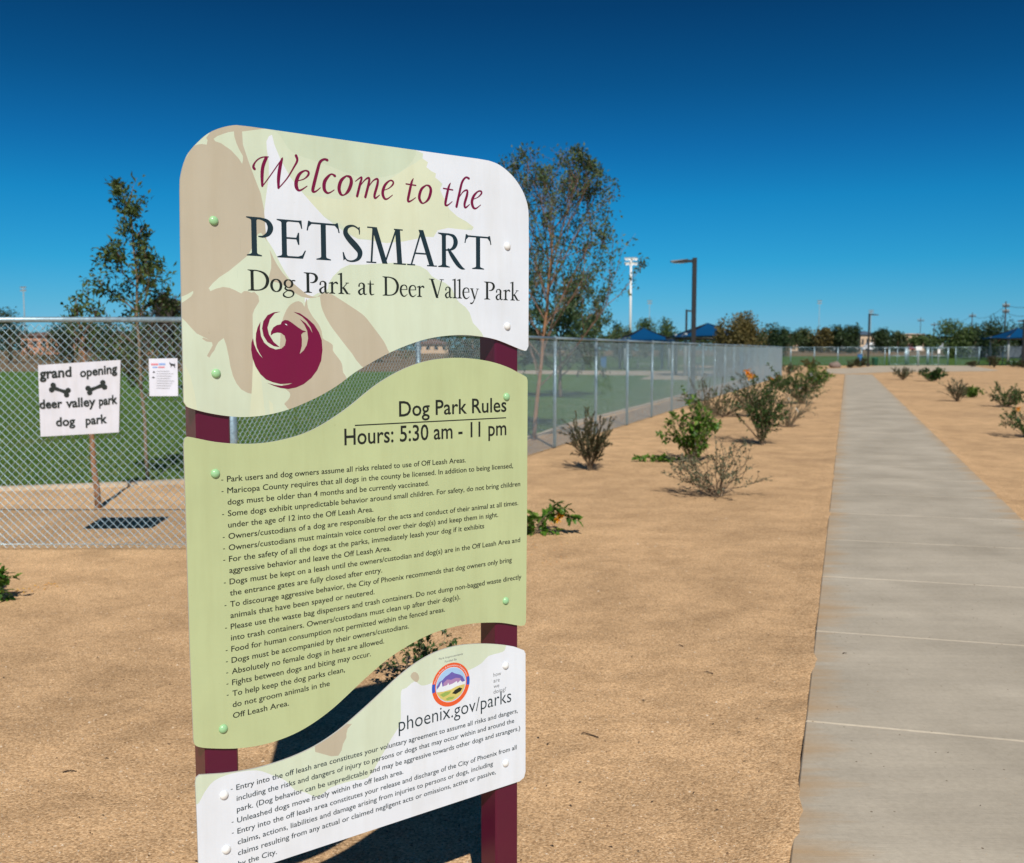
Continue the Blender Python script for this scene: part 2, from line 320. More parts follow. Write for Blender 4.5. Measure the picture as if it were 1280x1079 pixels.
# ------------------------------------------------------------------ flat vector graphics
def catmull(pts, n=6, closed=False):
    P = [tuple(p) for p in pts]; out = []; N = len(P)
    rngs = range(N if closed else N - 1)
    for i in rngs:
        if closed: a, b, c, d = P[i-1], P[i], P[(i+1) % N], P[(i+2) % N]
        else: a, b, c, d = P[max(i-1, 0)], P[i], P[i+1], P[min(i+2, N-1)]
        for k in range(n):
            t = k / n
            out.append(tuple(.5*((2*b[j]) + (-a[j]+c[j])*t + (2*a[j]-5*b[j]+4*c[j]-d[j])*t*t + (-a[j]+3*b[j]-3*c[j]+d[j])*t**3) for j in range(len(b))))
    if not closed: out.append(P[-1])
    return out
def cdt(shapes, clip=None, eps=1e-6):
    """shapes: [(polygon, layer)] painted in order; returns verts, [(tri, layer)], clipped to shape 0 if clip"""
    vs = []; es = []
    for poly, l in shapes:
        b = len(vs); n = len(poly); vs.extend(Vector((p[0], p[1])) for p in poly); es += [(b+i, b+(i+1) % n) for i in range(n)]
    r = delaunay_2d_cdt(vs, es, [], 0, eps, False); V = np.array([tuple(v) for v in r[0]]); Fc = [list(f) for f in r[2]]
    C = V[np.array(Fc)].mean(axis=1); best = np.full(len(Fc), -1); ok = np.ones(len(Fc), bool)
    for k, (poly, l) in enumerate(shapes):
        P = np.array(poly)[:, :2]; Q = np.roll(P, -1, 0)
        lo, hi = P.min(0), P.max(0); idx = np.where((C[:, 0] >= lo[0]) & (C[:, 0] <= hi[0]) & (C[:, 1] >= lo[1]) & (C[:, 1] <= hi[1]))[0]
        x = C[idx, 0][:, None]; y = C[idx, 1][:, None]
        with np.errstate(all='ignore'):
            cr = ((P[:, 1] > y) != (Q[:, 1] > y)) & (x < (Q[:, 0]-P[:, 0])*(y-P[:, 1])/(Q[:, 1]-P[:, 1]) + P[:, 0])
        ins = np.zeros(len(Fc), bool); ins[idx] = cr.sum(1) % 2 == 1
        best[ins] = l
        if k == 0 and clip: ok = ins
    return r[0], [(f, int(best[i])) for i, f in enumerate(Fc) if best[i] >= 0 and ok[i]]
def flat(mb, shapes, y, clip=False, eps=1e-6):
    vs, fs = cdt(shapes, clip, eps)
    b = len(mb.v); mb.v.extend((v.x, y, v.y) for v in vs)
    for f, l in fs:
        a, c, d = (vs[f[0]], vs[f[1]], vs[f[2]])
        cr = (c.x-a.x)*(d.y-a.y) - (c.y-a.y)*(d.x-a.x)
        f = list(f) if cr > 0 else list(f)[::-1]          # facing -y
        mb.f.append([b + i for i in f]); mb.m.append(l); mb.sm.append(False)
def stroke(pts, n=6):
    """[(x, y, width)] -> list of quads following a smooth curve"""
    c = catmull(pts, n) if len(pts) > 2 else list(pts); L = []; Rr = []
    for i, (x, y, w) in enumerate(c):
        x0, y0 = c[max(i-1, 0)][:2]; x1, y1 = c[min(i+1, len(c)-1)][:2]
        dx, dy = x1-x0, y1-y0; l = math.hypot(dx, dy) or 1; nx, ny = -dy/l, dx/l
        L.append((x+nx*w/2, y+ny*w/2)); Rr.append((x-nx*w/2, y-ny*w/2))
    q = [[L[i], L[i+1], Rr[i+1], Rr[i]] for i in range(len(c)-1)]
    for i in (0, -1):                                     # rounded ends
        x, y, w = c[i]
        q.append([(x + w*.5*math.cos(a), y + w*.5*math.sin(a)) for a in [k*math.pi/4 for k in range(8)]])
    return q
def font_text(s, bold=0.0):
    cu = bpy.data.curves.new('lettering_tmp', 'FONT'); cu.body = s; cu.resolution_u = 3; cu.size = 1; cu.offset = bold
    o = bpy.data.objects.new('lettering_tmp', cu); sc.collection.objects.link(o)
    bpy.context.view_layer.update()
    me = o.evaluated_get(bpy.context.evaluated_depsgraph_get()).to_mesh()
    v = [(p.co.x, p.co.y) for p in me.vertices]; f = [list(p.vertices) for p in me.polygons]
    o.to_mesh_clear(); bpy.data.objects.remove(o); bpy.data.curves.remove(cu)
    return v, f
CAP = max(p[1] for p in font_text('H')[0])
def put_text(mb, s, u0, u1, v0, cap, y, bold=0.0, v1=None, warp=None):
    v, f = font_text(s, bold); xs = [p[0] for p in v]; a, b = min(xs), max(xs); sx = (u1-u0)/(b-a); sy = cap/CAP; o = len(mb.v)
    v1 = v0 if v1 is None else v1
    for p in v:
        t = (p[0]-a)/(b-a); u = u0 + (p[0]-a)*sx; w = v0 + (v1-v0)*t + p[1]*sy
        if warp: u, w = warp(t, p[1]*sy)
        mb.v.append((u, y, w))
    for q in f: mb.f.append([o+i for i in q]); mb.m.append(mb.mi); mb.sm.append(False)

# serif capitals and lower case drawn as pen strokes, cap height 1
def st(x, y0, y1, w=.125, sb=True, stp=True, h=.115):
    s = [[(x-w/2, y0), (x+w/2, y0), (x+w/2, y1), (x-w/2, y1)]]
    if sb: s.append([(x-w/2-h, y0), (x+w/2+h, y0), (x+w/2+h, y0+.025), (x+w/2+.02, y0+.055), (x+w/2-.01, y0+.1), (x-w/2+.01, y0+.1), (x-w/2-.02, y0+.055), (x-w/2-h, y0+.025)])
    if stp is True: s.append([(x-w/2-h, y1), (x-w/2-h, y1-.025), (x-w/2-.02, y1-.055), (x-w/2+.01, y1-.1), (x+w/2-.01, y1-.1), (x+w/2+.02, y1-.055), (x+w/2+h, y1-.025), (x+w/2+h, y1)])
    if stp == 'f': s.append([(x+w/2, y1+.03), (x-w/2-.11, y1-.05), (x-w/2-.1, y1-.075), (x-w/2, y1-.07), (x+w/2, y1-.12)])
    return s
def dg(x0, y0, x1, y1, w):                                # slanted straight stroke with flat ends
    return [[(x0-w/2, y0), (x0+w/2, y0), (x1+w/2, y1), (x1-w/2, y1)]]
def sf(x, y, h=.14, t=.035): return [[(x-h, y), (x+h, y), (x+h, y+t), (x-h, y+t)]]
RING = lambda cx, cy, rx, ry, th, tn: [(cx+rx*math.sin(k*math.pi/6), cy+ry*math.cos(k*math.pi/6), tn+(th-tn)*abs(math.sin(k*math.pi/6))) for k in range(13)]
G = {
 'P': (st(.2,0,1) + stroke([(.2,.968,.045),(.36,.968,.055),(.52,.91,.10),(.59,.76,.135),(.54,.60,.11),(.42,.515,.06),(.31,.51,.03)]), .66),
 'E': (st(.2,0,1) + [[(.2,.955),(.62,.955),(.62,1.0),(.2,1.0)],[(.54,1),(.64,1.01),(.655,.79),(.63,.79),(.60,.90)],[(.2,.50),(.55,.50),(.55,.545),(.2,.545)],[(.50,.55),(.545,.68),(.575,.68),(.575,.36),(.545,.36),(.50,.5)],[(.2,0),(.64,0),(.64,.05),(.2,.05)],[(.54,0),(.66,0),(.74,.22),(.71,.22),(.64,.09),(.54,.05)]], .74),
 'T': (st(.4,0,.97,.125,True,False) + [[(.04,.945),(.76,.945),(.76,.992),(.04,.992)],[(.04,1.02),(.07,1.02),(.14,.97),(.12,.945),(.05,.86),(.03,.76),(0,.76)],[(.76,1.02),(.73,1.02),(.66,.97),(.68,.945),(.75,.86),(.77,.76),(.80,.76)]], .80),
 'S': (stroke([(.455,.79,.02),(.44,.90,.035),(.30,.985,.05),(.15,.93,.085),(.11,.78,.12),(.20,.62,.15),(.36,.43,.16),(.46,.27,.13),(.42,.10,.09),(.27,.015,.05),(.12,.05,.035),(.05,.24,.02)], 7) + [[(.43,.95),(.465,.97),(.465,.76),(.445,.76)],[(.03,.25),(.06,.25),(.09,.06),(.05,.02)]], .52),
 'M': (dg(.14,0,.20,.98,.05) + dg(.225,1,.50,.0,.14) + dg(.5,.02,.81,.98,.045) + dg(.90,0,.845,1,.135) + sf(.14,0,.13) + sf(.90,0,.17) + sf(.17,.965,.13) + sf(.87,.965,.12), 1.05),
 'A': (dg(.10,0,.41,1.0,.05) + dg(.73,0,.40,1.03,.145) + [[(.20,.33),(.62,.33),(.62,.375),(.20,.375)]] + sf(.10,0,.12) + sf(.73,0,.15), .86),
 'R': (st(.2,0,1) + stroke([(.2,.968,.045),(.36,.968,.055),(.50,.92,.10),(.56,.77,.135),(.51,.61,.11),(.38,.52,.05),(.2,.51,.045)]) + stroke([(.34,.53,.07),(.46,.34,.125),(.62,.12,.13),(.74,.01,.09),(.84,-.02,.02)]), .84),
 'D': (st(.2,0,1) + stroke([(.2,.968,.045),(.44,.96,.055),(.68,.86,.10),(.81,.66,.135),(.83,.45,.135),(.74,.20,.10),(.52,.05,.055),(.2,.03,.045)], 7), .92),
 'V': (dg(.12,1,.43,-.02,.14) + dg(.70,1,.43,-.02,.05) + sf(.12,.965,.16) + sf(.70,.965,.12), .84),
 'o': (stroke(RING(.27,.295,.20,.30,.115,.04), 3), .54),
 'e': (stroke([(.08,.35,.03),(.41,.37,.035)]) + stroke([(.42,.37,.05),(.38,.54,.065),(.26,.60,.045),(.12,.52,.09),(.07,.31,.11),(.13,.09,.10),(.27,.0,.06),(.44,.12,.02)]), .48),
 'a': (stroke([(.09,.44,.08),(.11,.55,.05),(.22,.60,.05),(.32,.52,.10),(.32,.34,.10),(.32,.12,.10),(.37,.02,.06),(.47,.06,.02)]) + stroke([(.32,.36,.03),(.16,.27,.06),(.08,.15,.10),(.14,.02,.08),(.24,.04,.04),(.33,.14,.03)]), .48),
 'g': (stroke(RING(.25,.41,.16,.19,.10,.035), 3) + stroke([(.15,.25,.04),(.10,.17,.07),(.20,.09,.08),(.38,.06,.09),(.46,-.05,.08),(.40,-.20,.05),(.22,-.27,.05),(.05,-.20,.08),(.05,-.07,.05),(.20,.06,.03)]) + stroke([(.36,.52,.04),(.44,.57,.06),(.52,.56,.06)]), .52),
 'r': (st(.15,0,.58,.10,True,'f',.09) + stroke([(.16,.42,.03),(.25,.54,.05),(.34,.57,.09),(.39,.52,.08)]), .42),
 'k': (st(.15,0,1.05,.10,True,'f',.09) + dg(.20,.28,.43,.56,.045) + dg(.45,0,.24,.34,.12) + sf(.43,.55,.08) + sf(.48,0,.09), .58),
 't': (stroke([(.15,.76,.02),(.15,.62,.07),(.15,.40,.10),(.15,.14,.10),(.20,.02,.07),(.34,.06,.02)]) + [[(.02,.55),(.33,.55),(.33,.59),(.02,.59)]], .36),
 'l': (st(.14,0,1.05,.10,True,'f',.09), .28),
 'y': (dg(.10,.57,.28,.0,.105) + dg(.46,.57,.28,.0,.045) + stroke([(.27,.02,.045),(.20,-.16,.05),(.10,-.25,.08),(.03,-.24,.07)]) + sf(.10,.55,.10) + sf(.46,.55,.08), .54),
}
def glyphs(mb, word, u0, u1, v0, cap, y, gap=.0):
    w = 0; items = []
    for ch in word:
        q, adv = G[ch]; items.append((q, w)); w += adv + gap
    allx = [p[0]+ox for q, ox in items for f in q for p in f]; a, b = min(allx), max(allx); s = (u1-u0)/(b-a)
    for q, ox in items:
        flat(mb, [([(u0+(p[0]+ox-a)*s, v0+p[1]*cap) for p in f], 0) for f in q], y)

# =================================================================== GROUND AND SETTING
def grid_sheet(name, x0, x1, ys, mat, dz, nx=8):
    mb = MB(); xs = [x0 + (x1-x0)*i/nx for i in range(nx+1)]
    vs = [(x, y, tz(x, y)+dz) for y in ys for x in xs]
    fs = [(j*(nx+1)+i, j*(nx+1)+i+1, (j+1)*(nx+1)+i+1, (j+1)*(nx+1)+i) for j in range(len(ys)-1) for i in range(nx)]
    mb.add(vs, fs, True); return tag(mb.build(name, mat), kind='structure')
grid_sheet('ground', -3000, 3000, [-40, 0, 20, 60, 100] + [112 + i*7 for i in range(16)] + [260, 400, 800, 3000], M['sand'], 0, 4)
def poly_sheet(name, pts, z, mat, kind='structure', parent=None):
    mb = MB(); vs, fs = cdt([(pts, 0)])
    mb.add([(v.x, v.y, z) for v in vs], [f for f, l in fs]); o = mb.build(name, mat, parent)
    if kind: tag(o, kind=kind)
    return o
# side fence line
FC = Vector((-2.25, 7.70, 0)); FE = gnd(976, 471); FL = Vector((-9.0, 7.70, 0))
FDIR = (FE - FC).normalized()
# turf edge (with its concrete mow strip)
edge_px = [(-700, 632), (-300, 622), (-60, 614.5), (0, 612.5), (120, 608), (230, 603), (330, 596), (450, 582), (560, 566), (660, 548), (690, 538), (720, 528), (760, 518), (800, 508), (840, 497), (880, 486.5), (905, 480), (925, 474.5), (938, 470)]
edge = catmull([tuple(gnd(*q)[:2]) for q in edge_px], 5)
far_y = 73.0
e_end = edge[-1]
lawn_pts = edge + [(e_end[0], far_y), (-60, far_y)]
poly_sheet('lawn', lawn_pts, .004, M['turf'])
mb = MB(); ev = [Vector((p[0], p[1], 0)) for p in edge]
vs = []; fs = []
for i, p in enumerate(ev):
    t = (ev[min(i+1, len(ev)-1)] - ev[max(i-1, 0)]).normalized(); n = Vector((t.y, -t.x, 0))
    a = p; b = p + n*.13
    vs += [(a.x, a.y, -.02), (a.x, a.y, .045), (b.x, b.y, .045), (b.x, b.y, -.02)]
for i in range(len(ev)-1):
    o = i*4
    for k in range(3): fs.append((o+k, o+k+4, o+k+5, o+k+1))
mb.add(vs, fs); tag(mb.build('mow_strip', M['curb']), kind='structure')
# dry infield beyond the lawn at left, green field at right
grid_sheet('dry_field', -400, -6, [73, 85, 100] + [112 + i*7 for i in range(16)] + [230, 300], M['dirt'], .006)
grid_sheet('far_lawn', -6, 17.2, [74.5, 85, 102], M['turf2'], .006); grid_sheet('far_lawn', -6, 400, [102.0] + [112 + i*6 for i in range(9)], M['turf2'], .006)
grid_sheet('far_dirt', -6, 400, [160 + i*7 for i in range(8)] + [225, 245], M['dirt'], .010)
grid_sheet('car_park', 20, 400, [216.5, 222, 245, 300], M['asphalt'], .016)
# walk inside the dog park
poly_sheet('park_walk', [tuple(gnd(x, y)[:2]) for x, y in [(560, 467), (700, 468), (800, 469.5), (905, 469.5), (905, 464), (700, 463.4), (560, 463)]], .008, M['plaza'])
poly_sheet('canopy_slab', [tuple(gnd(x, y)[:2]) for x, y in [(798, 474.5), (872, 475.5), (890, 470), (815, 469.7)]], .012, M['plaza'])
# plaza in front of the far gates
pl = [tuple(gnd(x, y)[:2]) for x, y in [(1033, 461.0), (1034, 466.5), (1053, 467.8), (1093, 466.3), (1112, 465.2), (1232, 464.2), (1250, 463.4), (1212, 457.2), (1150, 456.8), (1098, 457.4), (1070, 460.2)]]
poly_sheet('plaza', pl, .010, M['plaza'])
# concrete walk: slabs with recessed joints
walk = bpy.data.objects.new('path', None); walk.location = (PA.x, PA.y, 0); walk.rotation_euler = (0, 0, -math.atan2(PD.x, PD.y)); link(walk); tag(walk, kind='structure')
ja, jb = gnd(1005, 907), gnd(1280, 933); jd = (jb-ja).normalized(); skew = (jd.dot(PD))/(jd.dot(PN))      # joints run slightly off square
s0 = (ja-PA).dot(PD); SP_ = 1.415
def slab_mesh(L):
    mb = MB(); h = .022; c = .005; g = .004
    def corner(x, y): return (x, y + x*skew)
    o = [corner(0, g), corner(PW, g), corner(PW, L-g), corner(0, L-g)]
    i_ = [corner(c, g+c), corner(PW-c, g+c), corner(PW-c, L-g-c), corner(c, L-g-c)]
    mb.add([(x, y, -.05) for x, y in o] + [(x, y, h-c) for x, y in o] + [(x, y, h) for x, y in i_],
           [(0,1,5,4),(1,2,6,5),(2,3,7,6),(3,0,4,7),(4,5,9,8),(5,6,10,9),(6,7,11,10),(7,4,8,11),(8,9,10,11)])
    return mb.mesh('slab', M['concrete'])
sm_ = slab_mesh(SP_); k0 = -5
Ltot = (PB-PA).length
for k in range(k0, int((Ltot - s0)/SP_)):
    o = bpy.data.objects.new('slab', sm_); o.location = (0, s0 + k*SP_, 0); link(o, walk)
mb = MB(); L0 = s0 + k0*SP_
mb.add([(0, L0, .0165), (PW, L0+PW*skew, .0165), (PW, Ltot-1, .0165), (0, Ltot-1, .0165)], [(0,1,2,3)])
mb.build('joint_filler', M['joint'], walk)

# tan grit banked against the walk and spilling over its edges here and there
for side in (0, 1):
    mb = MB(); vs = []; fs = []; nS = 520
    for i in range(nS):
        s_ = -4 + 34*(i/nS)**1.25; n0 = noise.noise(Vector((s_*1.7, side*9, 0))); n1_ = noise.noise(Vector((s_*9, side*5, 4))); n2_ = noise.noise(Vector((s_*38, side*5, 8)))
        hgt = .014 + .016*n0 + .007*n1_ + .003*n2_; ov = max(0, .07*n0 + .016*n1_ + .008*n2_ - .016)
        sg = 1 if side == 0 else -1; x0 = 0 if side == 0 else PW
        zt = .0235 if ov > 0 else min(hgt, .0205)
        for dx, z in ((-.22, -.004), (-.09, zt*.45), (-.012, zt), (ov if ov > 0 else .002, .0228 if ov > 0 else min(zt, .02))): vs.append((x0 + sg*dx, s_, z))
    for i in range(nS-1):
        for k in range(3): q = (i*4+k, i*4+k+1, i*4+k+5, i*4+k+4); fs.append(q if side == 0 else q[::-1])
    mb.add(vs, fs, True); o = mb.build('sand_spill', M['sand'], walk)
# loose gravel, nearest ground only
def pebbles(name, n, ymin, ymax, smin, smax, seed):
    r = np.random.default_rng(seed); mb = MB()
    base = np.array([(1,0,0),(-.5,.87,0),(-.5,-.87,0),(0,0,.8),(.3,.3,.5)]); cnt = 0
    V = []; F = []
    while cnt < n:
        y = ymin + (ymax-ymin)*r.random()**1.6; px = r.uniform(-40, 1330); x = (px-640)/1200*y
        s_ = (Vector((x, y, 0))-PA).dot(PN)
        on = -.03 < s_ < PW+.03
        if on and r.random() > .05: continue
        s = r.uniform(smin, smax)*(.55 if on else 1); a = r.uniform(0, 6.28); ca, sa = math.cos(a), math.sin(a); z = .022 if on else 0
        sx, sy, sz = s, s*r.uniform(.5, 1), s*r.uniform(.35, .8); b = len(V)
        for q in ((1,0,0),(.1,.9,0),(-.9,.2,0),(-.2,-.9,0),(.25,.2,.9),(-.3,-.15,.75)):
            X, Y_ = q[0]*sx, q[1]*sy; V.append((x+X*ca-Y_*sa, y+X*sa+Y_*ca, z+q[2]*sz-.0005))
        F += [[b,b+1,b+4],[b+1,b+2,b+4],[b+2,b+5,b+4],[b+2,b+3,b+5],[b+3,b,b+5],[b,b+4,b+5]]; cnt += 1
    me = bpy.data.meshes.new(name); me.from_pydata(V, [], F); me.materials.append(M['pebble']); me.update()
    o = bpy.data.objects.new(name, me); link(o); return tag(o, ('larger pale stones scattered over the tan ground' if n < 5000 else 'loose fine gravel scattered over the tan ground'), 'gravel', kind='stuff')
pebbles('gravel', 60000, 2.3, 13, .0010, .0052, 3); pebbles('gravel', 2200, 2.3, 12, .004, .010, 5)

# =================================================================== WELCOME SIGN
r0 = ray(2289, 438); SD = Vector((r0.x, r0.y, 0)).normalized(); rr = ray(228, 438); S0 = Vector((rr.x/rr.y*2.08, 2.08, 0))
S = Plane(S0, SD); RZ = math.atan2(SD.y, SD.x)
sign = thing('welcome_sign', 'tall dog park welcome and rules sign on two maroon posts in the foreground', 'sign', (S0.x, S0.y, 0), RZ)
def dense(pts, seg): return pts
top_px = [(225,240),(225.3,225),(228,211),(231.5,200),(236,191),(246.5,178.7),(260.8,166.5),(277,159.6),(295.4,156.4),(311.7,158.2),(400,170.8),(500,185),(597.8,198.6),(610.6,200.8),(625.5,207),(640.4,219.7),(651,234.6),(657.5,249.5),(660.7,266.6),(661,300),(660.5,433),(658.5,437.6),(655.4,438.6),(651,437),(632,429),(617,423.7),(597.8,420.3),(578.6,418.8),(559.4,419.7),(540.2,422.4),(521,427.4),(497.6,436.2),(478.4,445.5),(452.8,460),(440,468.2),(423.9,480.5),(403.5,493),(383,503),(362.7,511.3),(342.3,517),(322,520.4),(301.5,521.4),(281,519.8),(260.8,516.4),(244.5,512.3),(233.3,508.2),(229.8,503),(227.5,400),(225.6,300)]
mid_px = [(229.8,556),(230.6,549),(235.3,546),(242,547.2),(261,551.2),(281,553.9),(301.5,554.9),(322,554.5),(342,552),(362.7,547.5),(383,540.8),(403.5,530.6),(424,517.4),(440,505.6),(457,491.5),(474,478.6),(495.4,465.8),(516.8,456.3),(538,450.4),(559.4,447.8),(576.5,447.4),(597.8,449.3),(619,453.6),(638.3,460.6),(653.2,468.5),(658.5,471.7),(659.6,476),(658.8,640),(657.5,777.5),(655.8,781.7),(651,782.6),(636,779.8),(621,778.3),(597.8,778.9),(575,782),(549,788.8),(526,798.4),(506.2,809.6),(486,823),(469,837),(451.8,852.5),(431.7,871.5),(414.6,886.9),(391.6,904),(365.9,918.4),(334.4,929.6),(300,935.4),(264.4,935.6),(248,933.6),(243,930),(242,925.6),(237.7,819),(233,660)]
bot_px = [(244.2,980),(245,972.9),(249.6,968.8),(279,967),(308.7,962.8),(331.5,957.5),(363,947.2),(394.5,932.6),(423,913.6),(449,891.5),(474.7,868),(497.6,846.6),(520.5,828.9),(543.4,816),(569,807.9),(595,805),(620.8,805.5),(643.7,808.7),(655,813),(656.9,817),(656.9,964.8),(655,972),(649.4,976.8),(345.8,1077.2),(256,1106.8),(250.5,1105),(248.6,1098),(246.4,1030)]
T = 0.005; PANELS = {}
def panel(name, outline_px, base, art, mats):
    raw = S.Ps(outline_px); ol = []; m_ = len(raw)
    for i in range(m_):                                   # round the curves, keep the straight edges
        a, b, c, d = raw[i-1], raw[i], raw[(i+1) % m_], raw[(i+2) % m_]; L = lambda p, q: math.hypot(p[0]-q[0], p[1]-q[1])
        ol.append(b); l1, l2, l3 = L(a, b), L(b, c), L(c, d)
        if max(l1, l3) < 2.6*l2 and l2 < 2.6*min(l1, l3):
            for t in (.25, .5, .75): ol.append(tuple(.5*((2*b[j]) + (-a[j]+c[j])*t + (2*a[j]-5*b[j]+4*c[j]-d[j])*t*t + (-a[j]+3*b[j]-3*c[j]+d[j])*t**3) for j in (0, 1)))
    mb = MB()
    flat(mb, [(ol, base)] + [(S.Ps(p), l) for p, l in art], 0, clip=True)
    n = len(ol); mb.mi = len(mats) - 1
    ar = sum(ol[i-1][0]*ol[i][1] - ol[i][0]*ol[i-1][1] for i in range(n))
    vs = [(u, 0, v) for u, v in ol] + [(u, T, v) for u, v in ol]
    mb.add(vs, [((i, (i+1) % n, n+(i+1) % n, n+i) if ar < 0 else ((i+1) % n, i, n+i, n+(i+1) % n)) for i in range(n)])
    b2 = MB(); flat(b2, [(ol, 0)], T); mb.add(b2.v, [f[::-1] for f in b2.f])
    return mb.build(name, mats, sign)
PM = [M['p_pale'], M['p_white'], M['p_yel'], M['p_tan'], M['p_pale2'], M['p_green'], M['p_edge']]
sm = lambda pts, n=4: catmull(pts, n, True)
top_art = [
 (sm([(301,150),(480,160),(520,186),(500,215),(455,222),(405,205),(365,190),(345,165)]), 4),
 ([(386,255),(380,244),(430,250),(470,235),(531,196),(545,215),(555,245),(572,271),(592,284),(560,292),(542,297),(519,300),(504,303),(482,305),(461,299),(444,297.5),(425,279),(409,272.5),(397.5,266)], 2),
 ([(500,160),(520,188),(529,192),(528,198),(535,203),(533,209),(539,214),(545,217),(544,222),(549,226),(553,230),(550,237),(553,244),(557,252),(562,262),(572,271),(583,277),(592,284),(590,288),(578,287),(560,285),(547,288),(542,296.5),(531,296),(519,299),(504,302),(482.6,304),(461,300),(448,299),(432,291),(405.5,271.5),(393,258),(379,242),(362.7,221.5),(350.5,199),(343,180.8),(340,168.5),(336,170.5),(333,177),(333.4,186),(336,203),(336,221.5),(333,242),(331,258),(330,270.5),(331,295),(342.3,313),(350.5,329.6),(358,343),(366,354),(376,363),(381,369),(381,378),(390,371),(397,366.5),(403,366),(410,361),(411,354),(416,346),(426,336),(437,331),(455,331),(472,329.6),(493,328.5),(510,329.5),(525,332.7),(534,338),(540,345.5),(548,350),(557,354),(563,359),(566,363),(569,371),(574,378),(582,384),(587,391),(589,397),(591,403.5),(597,410),(602,416),(606,425),(700,450),(700,160)], 1),
 # big tan leaf
 ([(220,250),(226,210),(240,184),(252,178),(258,172),(262,166.5),(261,163),(270,150),(340,150),(334,160.6),(302.6,164.5),(303.6,180.8),(309.7,199),(317.9,221.5),(326,242),(330,262),(331,275),(332,287),(333,300),(337,312),(342.3,323.5),(347,332),(353,341),(360,349),(368,355.5),(376,362),(384,368.5),(392,371),(400,371),(400,368.5),(395,372),(386,373),(377,371),(366,365),(355,357),(346,353),(338,352),(336,347),(339,335),(339,323.5),(337,312),(334,303),(330,296),(326,291),(322,293),(319,302),(314,312),(309.7,319.4),(297.5,329.6),(286,339),(275,346),(266,354),(260.8,360.4),(263,364),(270,361),(279,358.8),(287,360),(294,363),(301.5,367),(305,364),(309.7,364),(314,366),(318,365),(323,370),(324,377),(321,382),(318,387),(315.8,393),(316.2,440),(316.8,493),(309,491),(301.5,486.8),(296,480),(291.4,470.5),(288,458),(286,446),(283,432),(279.6,422.6),(273,427.7),(270,433),(268,437.9),(264,443),(261.8,447),(258.7,445),(262,439),(265.9,431.7),(264.9,428),(258,427),(252.6,423.6),(254,422),(262,425),(246,417),(240.4,411.4),(233,403),(220,390)], 3),
 ([(246,181),(256.5,171),(259.5,175),(258.5,181),(252,180)], 0),
 ([(267,173.6),(272,170),(279,167.5),(285,165.5),(292.4,164.3),(293,171),(295.4,178.7),(299,187),(303.6,195),(303.6,201),(302.6,205),(299,199),(295.4,195),(289,188),(283,183.8),(276,179),(269,176.7)], 0),
 ([(222,373),(227,371),(234,368),(241.4,363.6),(241.6,366.5),(239,370.5),(233,375),(222,382)], 0),
 # tan leaf behind the emblem
 (sm([(356,392),(361,383),(367,378.4),(373,376.5),(378,379),(380.5,383.5),(382,377),(383.3,373),(384,377),(385,385),(391,396),(398,405),(402,414),(403.5,423),(410,427),(416,431.5),(416,438),(420,444),(426,452),(428,458),(429,466),(434,475),(430,495),(380,520),(362.7,513),(357,507),(355.6,504.6),(360,500),(362.7,495),(362,491),(359,488),(355,484),(350,470),(350,430),(352,405)], 2), 3),
 # tan leaf at right
 (sm([(400.4,369),(400.6,376),(401.7,383),(405,392),(409.6,401),(416,411),(424,421.5),(432,432),(440,442),(452,458),(470,462),(486,444),(484.8,437.6),(482,431),(478.4,424.8),(472,416),(465.6,407.7),(459,399),(452.8,392.8),(440,384),(424,373.6),(413.7,367.5),(406,366.5)], 2), 3),
 ([(315,484),(317,430),(320,400),(326,470),(332,522),(312,522)], 2), ([(336,500),(341,505),(343,522),(338,522)], 2),
 ([(228,500),(231,455),(238,470),(243,490),(247,515),(233,512)], 2),
]
top_panel = panel('top_panel', top_px, 0, top_art, PM)
tag(top_panel, 'pale welcome panel printed with tan leaves and a maroon bird')
rules_panel = panel('rules_panel', mid_px, 5, [], PM); tag(rules_panel, 'green rules panel with wavy edges')
bot_art = [
 (sm([(240,984),(243,960),(300,955),(420,905),(500,835),(570,795),(628,800),(632,809),(628,815),(611,820),(602,829),(590,836),(575,842),(560,846),(546,850),(537,855),(527,857),(518,852),(508,860),(501.5,864),(501,885),(500,905),(490,922),(474,950),(460,972),(440,976),(414.6,984),(404,992),(394.5,996),(380,990),(368.7,987.7),(357,976),(340,969),(320,963),(290,967),(268,976),(256,990),(246,1006)], 3), 0),
 ([(394,940),(393,925),(425,905),(440,905),(434.6,911),(433,917),(433,922),(428.9,930),(427,938),(423,944.7),(414,945.5),(405,943)], 3),
 (sm([(513,845),(517,840),(522,842),(524,848),(521,853),(516,850)], 2), 3),
]
bottom_panel = panel('bottom_panel', bot_px, 1, bot_art, PM); tag(bottom_panel, 'white notice panel with a wavy pale green top')
# posts
for u0_ in (.0275, .8310):
    mb = MB(); w = .0765; c = .004; z1 = 1.94; y0 = T + .002
    pr = [(u0_+c, y0), (u0_+w-c, y0), (u0_+w, y0+c), (u0_+w, y0+w-c), (u0_+w-c, y0+w), (u0_+c, y0+w), (u0_, y0+w-c), (u0_, y0+c)]
    mb.add([(a, b, -.05) for a, b in pr] + [(a, b, z1) for a, b in pr], [(i, (i+1) % 8, 8+(i+1) % 8, 8+i) for i in range(8)] + [tuple(range(8, 16))])
    mb.build('post', M['maroon'], sign)
